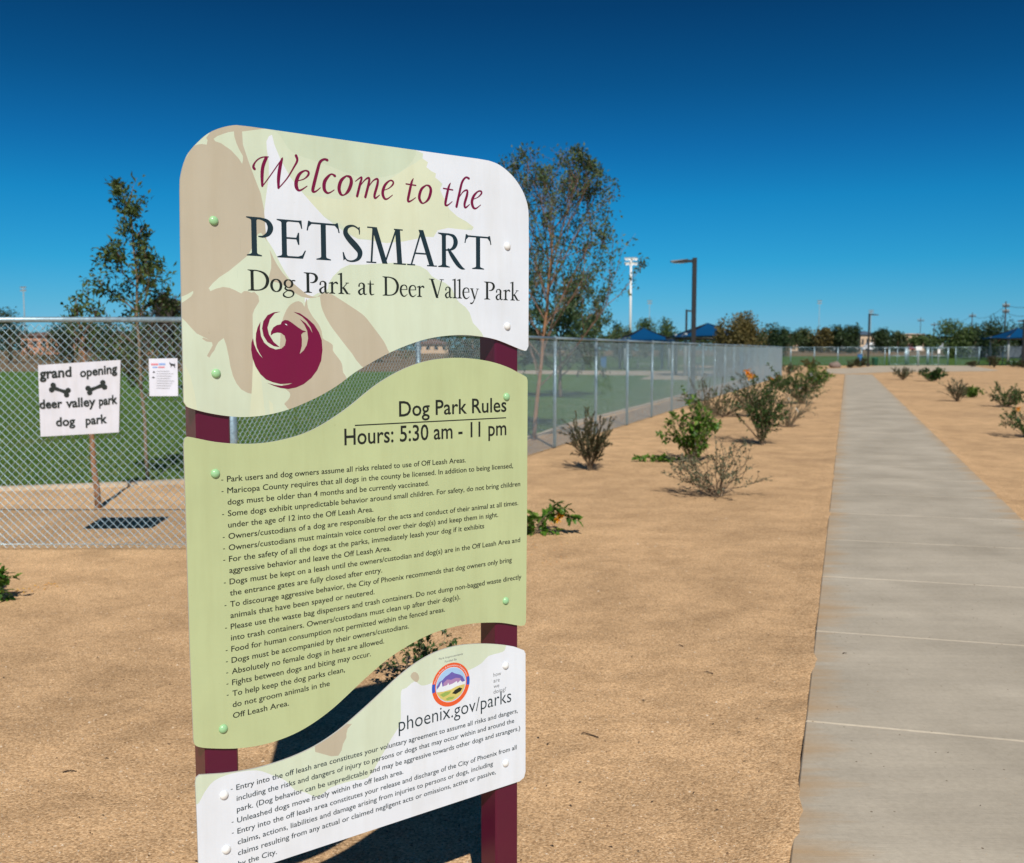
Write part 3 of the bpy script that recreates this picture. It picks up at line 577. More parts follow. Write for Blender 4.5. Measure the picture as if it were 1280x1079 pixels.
# rivets
def rivet(u, v, mat, par):
    mb = MB(); n = 14; rad = .0104; prof = [(1.0, 0), (.98, .25), (.85, .55), (.6, .8), (.3, .95), (0.001, 1.0)]
    vs = [(u + rad*a*math.cos(2*math.pi*k/n), -.0072*b - .0001, v + rad*a*math.sin(2*math.pi*k/n)) for a, b in prof for k in range(n)]
    mb.add(vs, [(i*n+k, i*n+(k+1) % n, (i+1)*n+(k+1) % n, (i+1)*n+k) for i in range(len(prof)-1) for k in range(n)], True)
    o = mb.build('rivet', mat, par); return o
for px, py, g, par in [(267,276,1,top_panel),(270,467,1,top_panel),(634,308,0,top_panel),(634,408,0,top_panel),(269,592,1,rules_panel),(279,911,1,rules_panel),(633,496,1,rules_panel),(632,751,1,rules_panel),(280,994,0,bottom_panel),(283,1062,0,bottom_panel),(632,832,0,bottom_panel),(632,954,0,bottom_panel)]:
    rivet(*S.P(px, py), M['screw_g'] if g else M['screw_w'], par)
YP = -.0004
# 'Welcome to the' in italic pen strokes
def zs(pts, ox, oy, k):
    out = []
    for x, y, w in pts:
        X, Y_ = ox + x/k, oy + y/k; u, v = S.P(X, Y_); u2, v2 = S.P(X+1, Y_); sc_ = math.hypot(u2-u, v2-v)*.5 + .00177*.5
        out.append((u, v, w/k*sc_*1.06))
    return stroke(out, 5)
A_ = (300, 180, 8.0); B_ = (440, 200, 7.11)
wel = [
 ([[(145,250,26),(133,228,24),(150,185,14),(190,147,12),(240,130,10),(285,130,8)],[(262,138,30),(230,220,32),(220,310,32),(222,420,22)],[(222,425,10),(300,320,10),(425,140,10)],[(420,150,20),(400,230,32),(385,340,32),(384,440,22)],[(384,445,10),(470,345,12),(540,230,16),(572,165,22),(560,118,28)]], A_),
 ([[(575,370,8),(640,350,10),(682,310,20),(682,278,20),(645,268,14),(592,305,28),(562,380,36),(567,440,34),(600,465,18),(670,422,8)]], A_),
 ([[(872,162,26),(840,154,20),(800,182,26),(775,260,30),(735,420,32),(728,472,28),(757,475,14),(803,438,8)]], A_),
 ([[(948,320,26),(915,302,14),(880,327,24),(845,380,34),(842,450,34),(868,488,22),(900,486,12),(941,460,8)]], A_),
 ([[(1062,320,14),(1012,365,30),(990,440,34),(1005,498,28),(1038,511,12),(1083,468,30),(1112,390,34),(1102,334,28),(1062,320,14)]], A_),
 ([[(30,190,7),(72,158,12),(86,160,16),(70,220,22),(45,322,22)],[(60,250,6),(110,182,10),(148,160,18),(150,200,22),(118,330,22)],[(135,258,6),(185,187,10),(226,170,18),(225,220,22),(200,310,22),(207,340,16),(245,312,6)]], B_),
 ([[(282,270,6),(330,250,8),(364,215,15),(362,190,15),(335,184,12),(292,225,22),(272,290,26),(285,338,22),(312,347,12),(360,312,6)]], B_),
 ([[(545,165,6),(528,205,20),(505,310,24),(497,364,20),(520,366,12),(565,335,6)],[(480,213,11),(567,227,11)]], B_),
 ([[(660,224,10),(617,260,22),(597,330,26),(614,376,20),(640,383,10),(680,345,22),(700,275,26),(688,235,20),(660,224,10)]], B_),
 ([[(875,205,6),(858,245,20),(835,350,24),(830,398,20),(852,401,12),(890,370,6)],[(812,253,11),(895,267,11)]], B_),
 ([[(1038,165,20),(1010,156,15),(978,198,20),(955,290,22),(928,415,22)],[(945,345,6),(985,285,10),(1022,270,16),(1022,310,22),(1000,390,22),(1008,424,16),(1045,395,6)]], B_),
 ([[(1076,350,6),(1118,332,8),(1149,300,15),(1147,280,15),(1120,280,12),(1082,320,22),(1065,375,26),(1078,422,22),(1102,431,12),(1143,400,6)]], B_),
]
mb = MB()
for wi, (strokes, (ox, oy, k)) in enumerate(wel):
    if wi in (7, 9): mb.build('lettering', M['p_maroon'], top_panel)['label'] = 'maroon italic word'; mb = MB()
    q = []
    for s_ in strokes: q += zs(s_, ox, oy, k)
    flat(mb, [(f, 0) for f in q], YP)
o = mb.build('lettering', M['p_maroon'], top_panel); o['label'] = 'maroon italic lettering'
# PETSMART
mb = MB(); vb = S.P(309, 319.4)[1]; capP = S.P(310, 270.6)[1] - vb
for ch, x0, x1, yy in [('P',308.6,342.2,320),('E',346.6,382.6,322),('T',383.8,425,325),('S',428.3,453.2,328),('M',458,507.4,330),('A',508.8,546,332),('R',547.6,581.3,334),('T',580.6,614.2,336)]:
    glyphs(mb, ch, S.P(x0, yy)[0], S.P(x1, yy)[0], vb, capP, YP)
o = mb.build('lettering', M['p_slate'], top_panel); o['label'] = 'large slate serif capitals'
mb = MB(); vb = S.P(312, 363.2)[1]; cap = S.P(312, 337)[1] - vb
for w, x0, x1 in [('Dog',310,369.5),('Park',380,437.8),('at',447.3,468),('Deer',478.2,530.6),('Valley',536.1,598.6),('Park',605,649.4)]:
    glyphs(mb, w, S.P(x0, 365)[0], S.P(x1, 365)[0], vb, cap, YP)
o = mb.build('lettering', M['p_ink'], top_panel); o['label'] = 'thin black serif line'
# bird emblem
EB = lambda pts: [S.P(300 + x/8.3, 370 + y/8.3) for x, y in pts]
body = [(555,165),(620,180),(700,235),(770,300),(820,380),(848,460),(855,560),(842,670),(800,770),(740,850),(660,915),(580,950),(500,965),(420,955),(350,932),(285,904),(360,924),(430,932),(500,922),(548,902),(500,908),(420,914),(340,895),(270,866),(210,810),(160,730),(128,640),(115,560),(118,490),(134,438),(146,500),(175,570),(210,620),(238,648),(200,590),(172,530),(162,460),(166,390),(183,325),(212,268),(206,340),(218,420),(250,485),(305,532),(370,556),(430,546),(465,512),(476,460),(462,412),(425,384),(385,379),(345,390),(318,410),(322,370),(345,328),(380,304),(422,294),(432,268),(465,249),(500,254),(540,280),(600,325),(645,355),(686,370),(652,380),(634,402),(642,450),(640,520),(618,604),(660,565),(692,510),(706,440),(696,360),(668,300),(622,240),(680,282),(722,332),(752,388),(733,325),(692,262),(640,212)]
feather = [(420,163),(360,180),(310,240),(284,330),(300,400),(348,478),(412,532),(350,520),(284,478),(243,412),(228,335),(242,262),(285,200),(350,170)]
mb = MB()
flat(mb, [(catmull(EB(body), 1, True), 0)], YP); flat(mb, [(EB(feather), 0)], YP)
em = mb.build('bird_emblem', M['p_maroon'], top_panel); em['label'] = 'round maroon bird emblem'
mb = MB(); flat(mb, [(EB([(462,290),(478,290),(492,304),(480,305)]), 0)], YP*2); mb.build('eye', M['p_white'], em)
# rules text
mb, mh, ml = MB(), MB(), MB(); vb = S.P(499.3, 520.7)[1]; cap = S.P(499.3, 501.9)[1] - vb
put_text(mb, 'Dog Park Rules', S.P(498.8, 520)[0], S.P(633, 514)[0], vb, cap, YP, .010)
vb2 = S.P(431, 556.5)[1]
put_text(mh, 'Hours: 5:30 am - 11 pm', S.P(430.5, 556)[0], S.P(632.8, 545)[0], vb2, cap*1.04, YP, .010)
ua, ub = S.P(443.5, 532)[0], S.P(632.5, 523)[0]; vl = S.P(443.5, 532.6)[1]
ml.add([(ua, YP, vl), (ub, YP, vl), (ub, YP, vl+.0028), (ua, YP, vl+.0028)], [(0,1,2,3)])
mb.build('lettering', M['p_ink'], rules_panel)['label'] = 'rules heading'; mh.build('lettering', M['p_ink'], rules_panel)['label'] = 'opening hours'; ml.build('thin_rule', M['p_ink'], rules_panel)
rules = [(1,"Park users and dog owners assume all risks related to use of Off Leash Areas.",582,574),
 (1,"Maricopa County requires that all dogs in the county be licensed. In addition to being licensed,",641,586),
 (0,"dogs must be older than 4 months and be currently vaccinated.",536,606),
 (1,"Some dogs exhibit unpredictable behavior around small children. For safety, do not bring children",650,608),
 (0,"under the age of 12 into the Off Leash Area.",466.5,639),
 (1,"Owners/custodians of a dog are responsible for the acts and conduct of their animal at all times.",647.5,632),
 (1,"Owners/custodians must maintain voice control over their dog(s) and keep them in sight.",622.5,648),
 (1,"For the safety of all the dogs at the parks, immediately leash your dog if it exhibits",605,662),
 (0,"aggressive behavior and leave the Off Leash Area.",488.5,690),
 (1,"Dogs must be kept on a leash until the owners/custodian and dog(s) are in the Off Leash Area and",650,678),
 (0,"the entrance gates are fully closed after entry.",477.5,716),
 (1,"To discourage aggressive behavior, the City of Phoenix recommends that dog owners only bring",639.5,706),
 (0,"animals that have been spayed or neutered.",468,744),
 (1,"Please use the waste bag dispensers and trash containers. Do not dump non-bagged waste directly",651.5,726),
 (0,"into trash containers. Owners/custodians must clean up after their dog(s).",575,752),
 (1,"Food for human consumption not permitted within the fenced areas.",556,768),
 (1,"Dogs must be accompanied by their owners/custodians.",511,788),
 (1,"Absolutely no female dogs in heat are allowed.",480,806),
 (1,"Fights between dogs and biting may occur.",463.5,824),
 (1,"To help keep the dog parks clean,",431,840),
 (0,"do not groom animals in the",412,859),
 (0,"Off Leash Area.",361,884)]
va = S.P(284.2, 602.4)[1]; vz = S.P(296.3, 896.9)[1]; dv = (va-vz)/21; uL = .0905
mb = MB()
for i, (b, t, ex, ey) in enumerate(rules):
    v = va - i*dv
    for k_ in (0, 1): put_text(mb, t, uL + k_*.00035, S.P(ex, ey)[0] + k_*.00035, v + k_*.0001, .0130, YP*(1+k_*.4))
    if b: mb.add([(uL-.013, YP, v+.0042), (uL-.0085, YP, v+.0042), (uL-.0085, YP, v+.0058), (uL-.013, YP, v+.0058)], [(0,1,2,3)])
o = mb.build('lettering', M['p_ink'], rules_panel); o['label'] = 'list of rules in small black type'
# notice text
lines = [(1,"Entry into the off leash area constitutes your voluntary agreement to assume all risks and dangers,",647,889.5),
 (0,"including the risks and dangers of injury to persons or dogs that may occur within and around the",642.5,904),
 (0,"park. (Dog behavior can be unpredictable and may be aggressive towards other dogs and strangers.)",650,914),
 (1,"Unleashed dogs move freely within the off leash area.",504,969),
 (1,"Entry into the off leash area constitutes your release and discharge of the City of Phoenix from all",645.5,938),
 (0,"claims, actions, liabilities and damage arising from injuries to persons or dogs, including",616,959),
 (0,"claims resulting from any actual or claimed negligent acts or omissions, active or passive,",619.5,971),
 (0,"by the City.",346,1069)]
va = S.P(295.4, 987.7)[1]; vz = S.P(297.5, 1069.5)[1]; dv = (va-vz)/6; uL = S.P(295.4, 987.7)[0]
mb = MB()
for i, (b, t, ex, ey) in enumerate(lines):
    v = va - i*dv; [put_text(mb, t, uL + k_*.00025, S.P(ex, ey)[0] + k_*.00025, v, .0128, YP*(1+k_*.4)) for k_ in (0, 1)]
    if b: mb.add([(uL-.013, YP, v+.0042), (uL-.0085, YP, v+.0042), (uL-.0085, YP, v+.0058), (uL-.013, YP, v+.0058)], [(0,1,2,3)])
mb.build('lettering', M['p_slate'], bottom_panel)['label'] = 'liability notice in small black type'; mb = MB(); vb = S.P(500.5, 914.0)[1]
put_text(mb, 'phoenix.gov/parks', S.P(498.3, 915)[0], S.P(639, 880)[0], vb, .037, YP, -.004)
o = mb.build('lettering', M['p_slate'], bottom_panel); o['label'] = 'large web address'
mb = MB()
for t, x0, x1, yb in [('how', 616.6, 626.4, 846.2), ('are', 616.8, 624.6, 853.6), ('we', 617, 624, 860.5), ('doing?', 616.8, 632.6, 867.4)]:
    mb = MB(); put_text(mb, t, S.P(x0, yb)[0], S.P(x1, yb)[0], S.P(x0, yb)[1], .011, YP); mb.build('lettering', M['p_gray'], bottom_panel)['label'] = 'tiny gray word beside the seal'
mb = MB(); put_text(mb, 'Park Improvements', S.P(548.6, 824)[0], S.P(578.5, 820)[0], S.P(549, 825)[1], .0055, YP)
mb.build('lettering', M['p_gray'], bottom_panel)['label'] = 'tiny gray caption'; mb = MB(); put_text(mb, 'Funded By', S.P(556, 828)[0], S.P(571, 825)[0], S.P(556, 828.4)[1], .0055, YP)
o = mb.build('lettering', M['p_gray'], bottom_panel); o['label'] = 'tiny gray caption'
# round seal
sc_u, sc_v = S.P(563.7, 855.8); SRv = abs(S.P(563.7, 829)[1]-S.P(563.7, 883)[1])/2; SRu = (S.P(587.4, 856)[0]-S.P(540.2, 856)[0])/2
el = lambda k, a0=0, a1=360, n=40: [(sc_u+SRu*k*math.cos(R(a0+(a1-a0)*i/n)), sc_v+SRv*k*math.sin(R(a0+(a1-a0)*i/n))) for i in range(n+(0 if a1-a0 == 360 else 1))]
arcp = lambda k0_, k1_, a0, a1: el(k0_, a0, a1, 8) + el(k1_, a0, a1, 8)[::-1]
Q = lambda pts: [(sc_u+SRu*x, sc_v+SRv*y) for x, y in pts]
mats = [M['s_orange'], M['s_sky'], M['s_mtn'], M['p_white'], M['s_yel'], M['s_grn'], M['s_blue'], M['s_mauve'], M['p_ink']]
mb = MB()
flat(mb, [(el(1.0), 0), (el(.80), 3), (el(.78), 1), (Q([(-.75,.05),(-.6,.25),(-.45,.3),(-.3,.42),(-.1,.5),(.05,.58),(.2,.48),(.35,.42),(.5,.35),(.62,.25),(.76,.0),(.7,-.2),(-.7,-.2)]), 2),
 (Q([(-.4,.15),(-.2,.28),(0,.22),(.25,.26),(.5,.2),(.55,-.05),(-.4,-.1)]), 7),
 (Q([(-.76,-.1),(-.6,.05),(-.5,.25),(-.45,.0),(-.2,.02),(-.15,.12),(-.1,.0),(.1,.03),(.3,.1),(.35,.0),(.5,.1),(.6,.0),(.77,.02),(.74,-.2),(.3,-.2),(0,-.25),(-.4,-.28),(-.74,-.22)]), 3),
 (Q([(-.76,-.2),(-.4,-.24),(0,-.22),(.3,-.14),(.74,-.12),(.72,-.28),(.55,-.54),(.3,-.70),(0,-.77),(-.3,-.71),(-.55,-.54),(-.7,-.34)]), 4),
 (Q([(-.6,-.35),(-.3,-.28),(0,-.3),(-.1,-.42),(-.4,-.5)]), 5), (Q([(.05,-.42),(.2,-.30),(.45,-.22),(.6,-.3),(.5,-.42),(.25,-.5)]), 8),
 (Q([(-.3,-.6),(-.1,-.55),(.2,-.6),(.1,-.68),(-.2,-.69)]), 5),
 (arcp(.84, 1.0, -12, 12), 6), (arcp(.84, 1.0, 168, 192), 6)], YP)
se = mb.build('seal', mats, bottom_panel); se['label'] = 'round orange seal with a purple mountain view'
mb = MB()
def ringtext(s, a0, a1, h):
    def w(t, y): a = R(a0+(a1-a0)*t); k = .85 + y/SRv; return (sc_u+SRu*k*math.cos(a), sc_v+SRv*k*math.sin(a))
    put_text(mb, s, 0, 1, 0, h, YP*2, 0, warp=w)
ringtext('Phoenix Parks & Recreation Department', 165, 15, .0045)
mb.build('lettering', M['p_white'], se)

# =================================================================== CHAIN LINK FENCES
P_ = .0670
def mesh_panel(W, Hh, name='wire_mesh', d=.0024, pitch=P_, z0=.03):
    """woven wires: each wire zigzags and hooks into its neighbours"""
    V = []; F = []; n = int(W/(pitch/2)); ns = int((Hh-z0)/(pitch/2))
    for i in range(n):
        xa, xb = i*pitch/2 - .001, (i+1)*pitch/2 + .001
        if i % 2: xa, xb = xb, xa
        for k in range(ns):
            x0, x1 = (xa, xb) if k % 2 == 0 else (xb, xa); za, zb = z0 + k*pitch/2, z0 + (k+1)*pitch/2
            right = x1 > x0; ya, yb = (.0035, -.0035) if right else (-.0035, .0035)
            dx, dz = x1-x0, zb-za; l = math.hypot(dx, dz); nx, nz = -dz/l*d, dx/l*d; b = len(V)
            for (x, y, z) in ((x0, ya, za), (x1, yb, zb)):
                V += [(x+nx, y, z+nz), (x, y-d, z), (x-nx, y, z-nz), (x, y+d, z)]
            F += [[b, b+1, b+5, b+4], [b+1, b+2, b+6, b+5], [b+2, b+3, b+7, b+6], [b+3, b, b+4, b+7]]
    me = bpy.data.meshes.new(name); me.from_pydata(V, [], F); me.materials.append(M['wire']); me.update(); return me
def pipe(root, name, a, b, r, mat, n=10):
    mb = MB(); mb.tube([a, b], r, n); return mb.build(name, mat, root)
FH = 1.82
fence = thing('chain_link_fence', 'long galvanised chain link fence around the dog park, nearest fence, beside the shrubs', 'fence', (FC.x, FC.y, 0))
BAY = 2.60
me_bay = mesh_panel(BAY, FH-.02); me_left = mesh_panel(3.4, FH+.03)
post_mb = MB(); post_mb.tube([(0, 0, -.1), (0, 0, FH-.03)], .0300, 10); post_mb.tube([(0, 0, FH-.05), (0, 0, FH+.03)], .036, 8); post_me = post_mb.mesh('post', M['galv'])
rail_mb = MB(); rail_mb.tube([(0, 0, FH), (BAY, 0, FH)], .0215, 8); rail_me = rail_mb.mesh('top_rail', M['galv'])
def fput(me, name, loc, rz, root=fence):
    o = bpy.data.objects.new(name, me); o.location = loc; o.rotation_euler = (0, 0, rz); return link(o, root)
# left run, parallel with the photo's lower left
for k in (0, 1):
    fput(me_left, 'wire_mesh', (-3.4*(k+1), 0, -.01), 0)
    o = fput(post_me, 'post', (-3.4*(k+1), .035, 0), 0); o.scale = (1, 1, 1.03)
mb = MB(); mb.tube([(-6.8, .03, FH+.045), (0, .03, FH+.045)], .0215, 8); mb.build('top_rail', M['galv'], fence)
mb = MB(); mb.tube([(0, 0, -.1), (0, 0, FH+.08)], .038, 12); mb.sphere((0, 0, FH+.085), .042, 12, 6, (1, 1, .6)); o = mb.build('post', M['galv'], fence); o['label'] = 'thick corner post'
mb = MB(); mb.tube([(-6.8, -.004, .05), (0, -.004, .05)], .003, 5); mb.build('tension_wire', M['wire'], fence)
# side run
fl = (FE-FC).length; ang = math.atan2(FDIR.y, FDIR.x); nb = int(fl/BAY)
Y693 = gnd(693, 560); s693 = (Y693-FC).dot(FDIR); off = s693 % BAY
first = True
for k in range(nb + 1):
    s = off + k*BAY - (BAY if off > .4 else 0)
    p = FDIR*s; rc = Vector((-FDIR.y, FDIR.x, 0))
    if s > 2.2: fput(post_me, 'post', p + rc*.034, ang)
    if s > -BAY*.9:
        if s < 0:
            fput(mesh_panel(s+BAY, FH-.02), 'wire_mesh', (0, 0, 0), ang); q = MB(); q.tube([(0, 0, FH), (s+BAY, 0, FH)], .0215, 8); o = q.build('top_rail', M['galv'], fence); o.rotation_euler = (0, 0, ang); o.location = rc*.03
        elif s < fl - BAY*.5:
            fput(me_bay, 'wire_mesh', p, ang); fput(rail_me, 'top_rail', p + rc*.03, ang)
# far fence with gates
F2A = gnd(900, 456.4); F2B = gnd(1420, 456.4)
farf = thing('chain_link_fence', 'distant chain link fence crossing behind the concrete plaza at the end of the walk', 'fence', (F2A.x, F2A.y, 0))
gx0, gx1 = at(1111, 450, F2A.y).x, at(1186, 450, F2A.y).x
Lf = F2B.x-F2A.x; k = 0; x = 0.0
mb_g = mesh_panel(BAY, 1.9, 'wire_mesh', .0020)
post2 = MB(); post2.tube([(0, 0, -.1), (0, 0, 1.98)], .045, 8); post2 = post2.mesh('post', M['galv'])
rail2 = MB(); rail2.tube([(0, 0, 1.95), (BAY, 0, 1.95)], .028, 6); rail2 = rail2.mesh('top_rail', M['galv'])
while x < Lf:
    gx = F2A.x + x
    if not (gx0 - BAY*.3 < gx < gx1 - BAY*.3):
        fput(mb_g, 'wire_mesh', (x, 0, 0), 0, farf)
    fput(rail2, 'top_rail', (x, .03, 0), 0, farf)
    fput(post2, 'post', (x, .04, 0), 0, farf); x += BAY
gate_px = [(1111, 1131), (1133, 1158), (1160, 1184)]
for i, (a, b) in enumerate(gate_px):
    xa, xb = at(a, 450, F2A.y).x, at(b, 450, F2A.y).x; w = xb-xa
    g = thing('gate', ['left one of the three distant chain link gates', 'middle one of the three distant chain link gates, below the small white notice', 'right one of the three distant chain link gates'][i], 'gate', (xa, F2A.y-.12, 0), 0, 'chain link gates at the end of the walk')
    mb = MB()
    for q in (.03, w/2, w-.03): mb.tube([(q, 0, .05), (q, 0, 1.9)], .03, 8)
    for z in (.08, 1.0, 1.88): mb.tube([(.03, 0, z), (w-.03, 0, z)], .024, 6)
    mb.build('frame', M['galv'], g)
    o = bpy.data.objects.new('wire_mesh', mb_g); link(o, g); o.scale = (w/BAY, 1, .97)
    mb = MB(); mb.box(w/2+.05, w/2+.2, -.08, .04, .95, 1.1); mb.build('latch', M['gray_pole'], g)
    for q, nm in ((-.06, 0), (w+.06, 1)):
        mb = MB(); mb.tube([(q, 0, -.05), (q, 0, 2.0)], .042, 8); mb.build('post', M['galv'], g)
def at_box(name, label, cat, px0, px1, py0, py1, Y, depth, mat, group=None):
    a = at(px0, py0, Y); b = at(px1, py1, Y); mb = MB(); w = b.x-a.x
    mb.box(-w/2, w/2, 0, depth, 0, a.z-b.z); o = mb.build(name, mat, None, ((a.x+b.x)/2, Y, b.z))
    return tag(o, label, cat, group)
n_ = thing('notice_board', 'small white notice on a gray post at the middle gate', 'notice', tuple(at(1148, 457, 99)[:2]) + (0,))
mb = MB(); mb.box(-.32, .32, -.03, 0, 1.62, 2.02); mb.build('board', M['white_paint'], n_); mb = MB(); mb.tube([(0, .08, -.05), (0, .08, 1.95)], .08, 8); mb.build('post', M['gray_pole'], n_)
n_ = thing('notice_board', 'tiny white notice on a slim post at the right gate', 'notice', tuple(at(1173, 457, 99)[:2]) + (0,))
mb = MB(); mb.box(-.13, .13, -.03, 0, 1.3, 1.75); mb.build('board', M['white_paint'], n_); mb = MB(); mb.tube([(0, .06, -.05), (0, .06, 1.7)], .04, 8); mb.build('post', M['gray_pole'], n_)

# =================================================================== SIGNS ON THE NEAR FENCE
GP = Plane((-5, 7.655), (1, 0)); gy = -.0005
gs = thing('cardboard_sign', 'white square sign with black cut-out letters and two bones, hung on the fence', 'sign', (-5, 7.655, 0))
cor = [(47.5, 456.5), (150.5, 450), (148.5, 540.5), (50.8, 546)]
mb = MB(); c4 = GP.Ps(cor); N = 22; vs = []; fs = []
for j in range(2):
    for i in range(N+1):
        t = i/N; u = c4[3*j][0]*(1-t)+c4[1 if j == 0 else 2][0]*t; v = c4[3*j][1]*(1-t)+c4[1 if j == 0 else 2][1]*t
        vs.append((u, -.004*math.sin(math.pi*t) + .0006*(i % 2), v))
for i in range(N): fs.append((i, N+1+i, N+2+i, i+1))
mb.add(vs, fs); mb.add([(x, y+.006, z) for x, y, z in vs], [f[::-1] for f in fs])
bn = len(vs); mb.add(vs[:N+1] + [(x, y+.006, z) for x, y, z in vs[:N+1]], [(i, i+1, N+2+i, N+1+i) for i in range(N)]); mb.add(vs[N+1:] + [(x, y+.006, z) for x, y, z in vs[N+1:]], [(i, N+1+i, N+2+i, i+1) for i in range(N)])
mb.build('board', M['coro'], gs)
def ftxt(s, x0, y0, x1, y1, cap_px, bold=.028):
    m_ = MB(); a = GP.P(x0, y0); b = GP.P(x1, y1); cp = GP.P(x0, y0-cap_px)[1] - a[1]
    put_text(m_, s, a[0], b[0], a[1], cp, -.0065, bold, v1=b[1]); return m_.build('lettering', M['foam'], gs)
ftxt('grand', 50, 473.2, 90, 470.6, 12); ftxt('opening', 100.5, 471.5, 147, 465.5, 10.5)
ftxt('deer', 49.8, 510.6, 78.5, 509.4, 10.5); ftxt('valley', 83, 509.6, 120, 507.3, 11); ftxt('park', 124.2, 506.8, 147.2, 504, 10.5)
ftxt('dog', 70.5, 532.8, 94.5, 531.4, 10.5); ftxt('park', 107.5, 531, 134.3, 528.3, 10.5)
def bone(cx, cy, ang_, L=23, w=3.6):
    pts = []; 
    for s_ in (1, -1):
        for q in (1, -1):
            c_x, c_y = s_*L*.42, q*s_*w*.85
            for k in range(7):
                a = math.pi*(-.75 + 1.35*k/6)*1.0
                a = (a if q*1 > 0 else a) 
                pts.append((c_x + 3.2*math.cos(a + (0 if s_ > 0 else math.pi)) , c_y + 3.2*math.sin(a + (0 if s_ > 0 else math.pi))))
    q = []
    shapes = []
    ca, sa = math.cos(R(ang_)), math.sin(R(ang_))
    tr = lambda x, y: GP.P(cx + x*ca - y*sa, cy + x*sa + y*ca)
    shapes.append(([tr(-L*.42, -w*.75), tr(0, -w*.5), tr(L*.42, -w*.75), tr(L*.42, w*.75), tr(0, w*.5), tr(-L*.42, w*.75)], 0))
    for sx in (-1, 1):
        for sy in (-1, 1): shapes.append(([tr(sx*L*.43 + 3.5*math.cos(k*math.pi/5), sy*3.0 + 3.3*math.sin(k*math.pi/5)) for k in range(10)], 0))
    m_ = MB(); flat(m_, shapes, -.0065); m_.build('bone', M['foam'], gs)
bone(75.3, 487.6, 19); bone(120.7, 484.6, -21)
pn = thing('paper_notice', 'small white paper notice with a black dog, right of the white square sign', 'notice', (-5, 7.655, 0))
mb = MB(); c4 = GP.Ps([(186, 448.5), (221.8, 447.8), (222.5, 495.3), (187, 495.3)]); nn = 6; vs = []
for j in range(nn+1):
    for i in range(nn+1):
        s_, t = i/nn, j/nn; u = (c4[0][0]*(1-s_)+c4[1][0]*s_)*(1-t)+(c4[3][0]*(1-s_)+c4[2][0]*s_)*t; v = (c4[0][1]*(1-s_)+c4[1][1]*s_)*(1-t)+(c4[3][1]*(1-s_)+c4[2][1]*s_)*t
        vs.append((u, -.003*math.sin(3*s_+2*t), v))
mb.add(vs, [(j*(nn+1)+i, (j+1)*(nn+1)+i, (j+1)*(nn+1)+i+1, j*(nn+1)+i+1) for j in range(nn) for i in range(nn)], True)
mb.build('sheet', M['paper'], pn)
def ptxt(s, x0, y0, x1, cap_, mat):
    m_ = MB(); a = GP.P(x0, y0); b = GP.P(x1, y0); put_text(m_, s, a[0], b[0], a[1], cap_/154, -.0045, .01); m_.build('lettering', M[mat], pn)
# the real wording is too small to read; short colour bars of print stand in its place
def bar(x0, x1, y0, y1, mat):
    m_ = MB(); a = GP.P(x0, y0); b = GP.P(x1, y1); m_.add([(a[0], -.0045, b[1]), (b[0], -.0045, b[1]), (b[0], -.0045, a[1]), (a[0], -.0045, a[1])], [(0,1,2,3)]); return m_.build('print_bar', M[mat], pn)
for x0, x1, y0, y1, mt in [(189,198,454.4,456.6,'txt_red'),(198.6,207,454.2,456.4,'txt_blue'),(191,197,458.4,460,'txt_blue'),(198,206,458.2,460,'txt_red')]: bar(x0, x1, y0, y1, mt)
for yy in range(8): bar(196, 196 + 16 + (yy*5) % 7, 464 + yy*3, 464.35 + yy*3, 'p_gray')
m_ = MB(); dogp = [(212,452.5),(213.2,453.8),(214.4,454.6),(218,455.2),(219.2,454.2),(219,456.2),(219,459.8),(218.2,459.8),(217.8,457.4),(214.6,457),(214.4,459),(213.6,459),(213.4,456.2),(212.2,455)]
flat(m_, [(GP.Ps(dogp), 0)], -.0045); m_.build('dog_print', M['black'], pn)
m_ = MB(); flat(m_, [(GP.Ps([(191,466),(192.5,463.6),(194.5,466)]), 0)], -.0045); flat(m_, [(GP.Ps([(190,472),(192,470.6),(194,472.5),(192,473)]), 0)], -.0045); m_.build('paw_print', M['black'], pn)

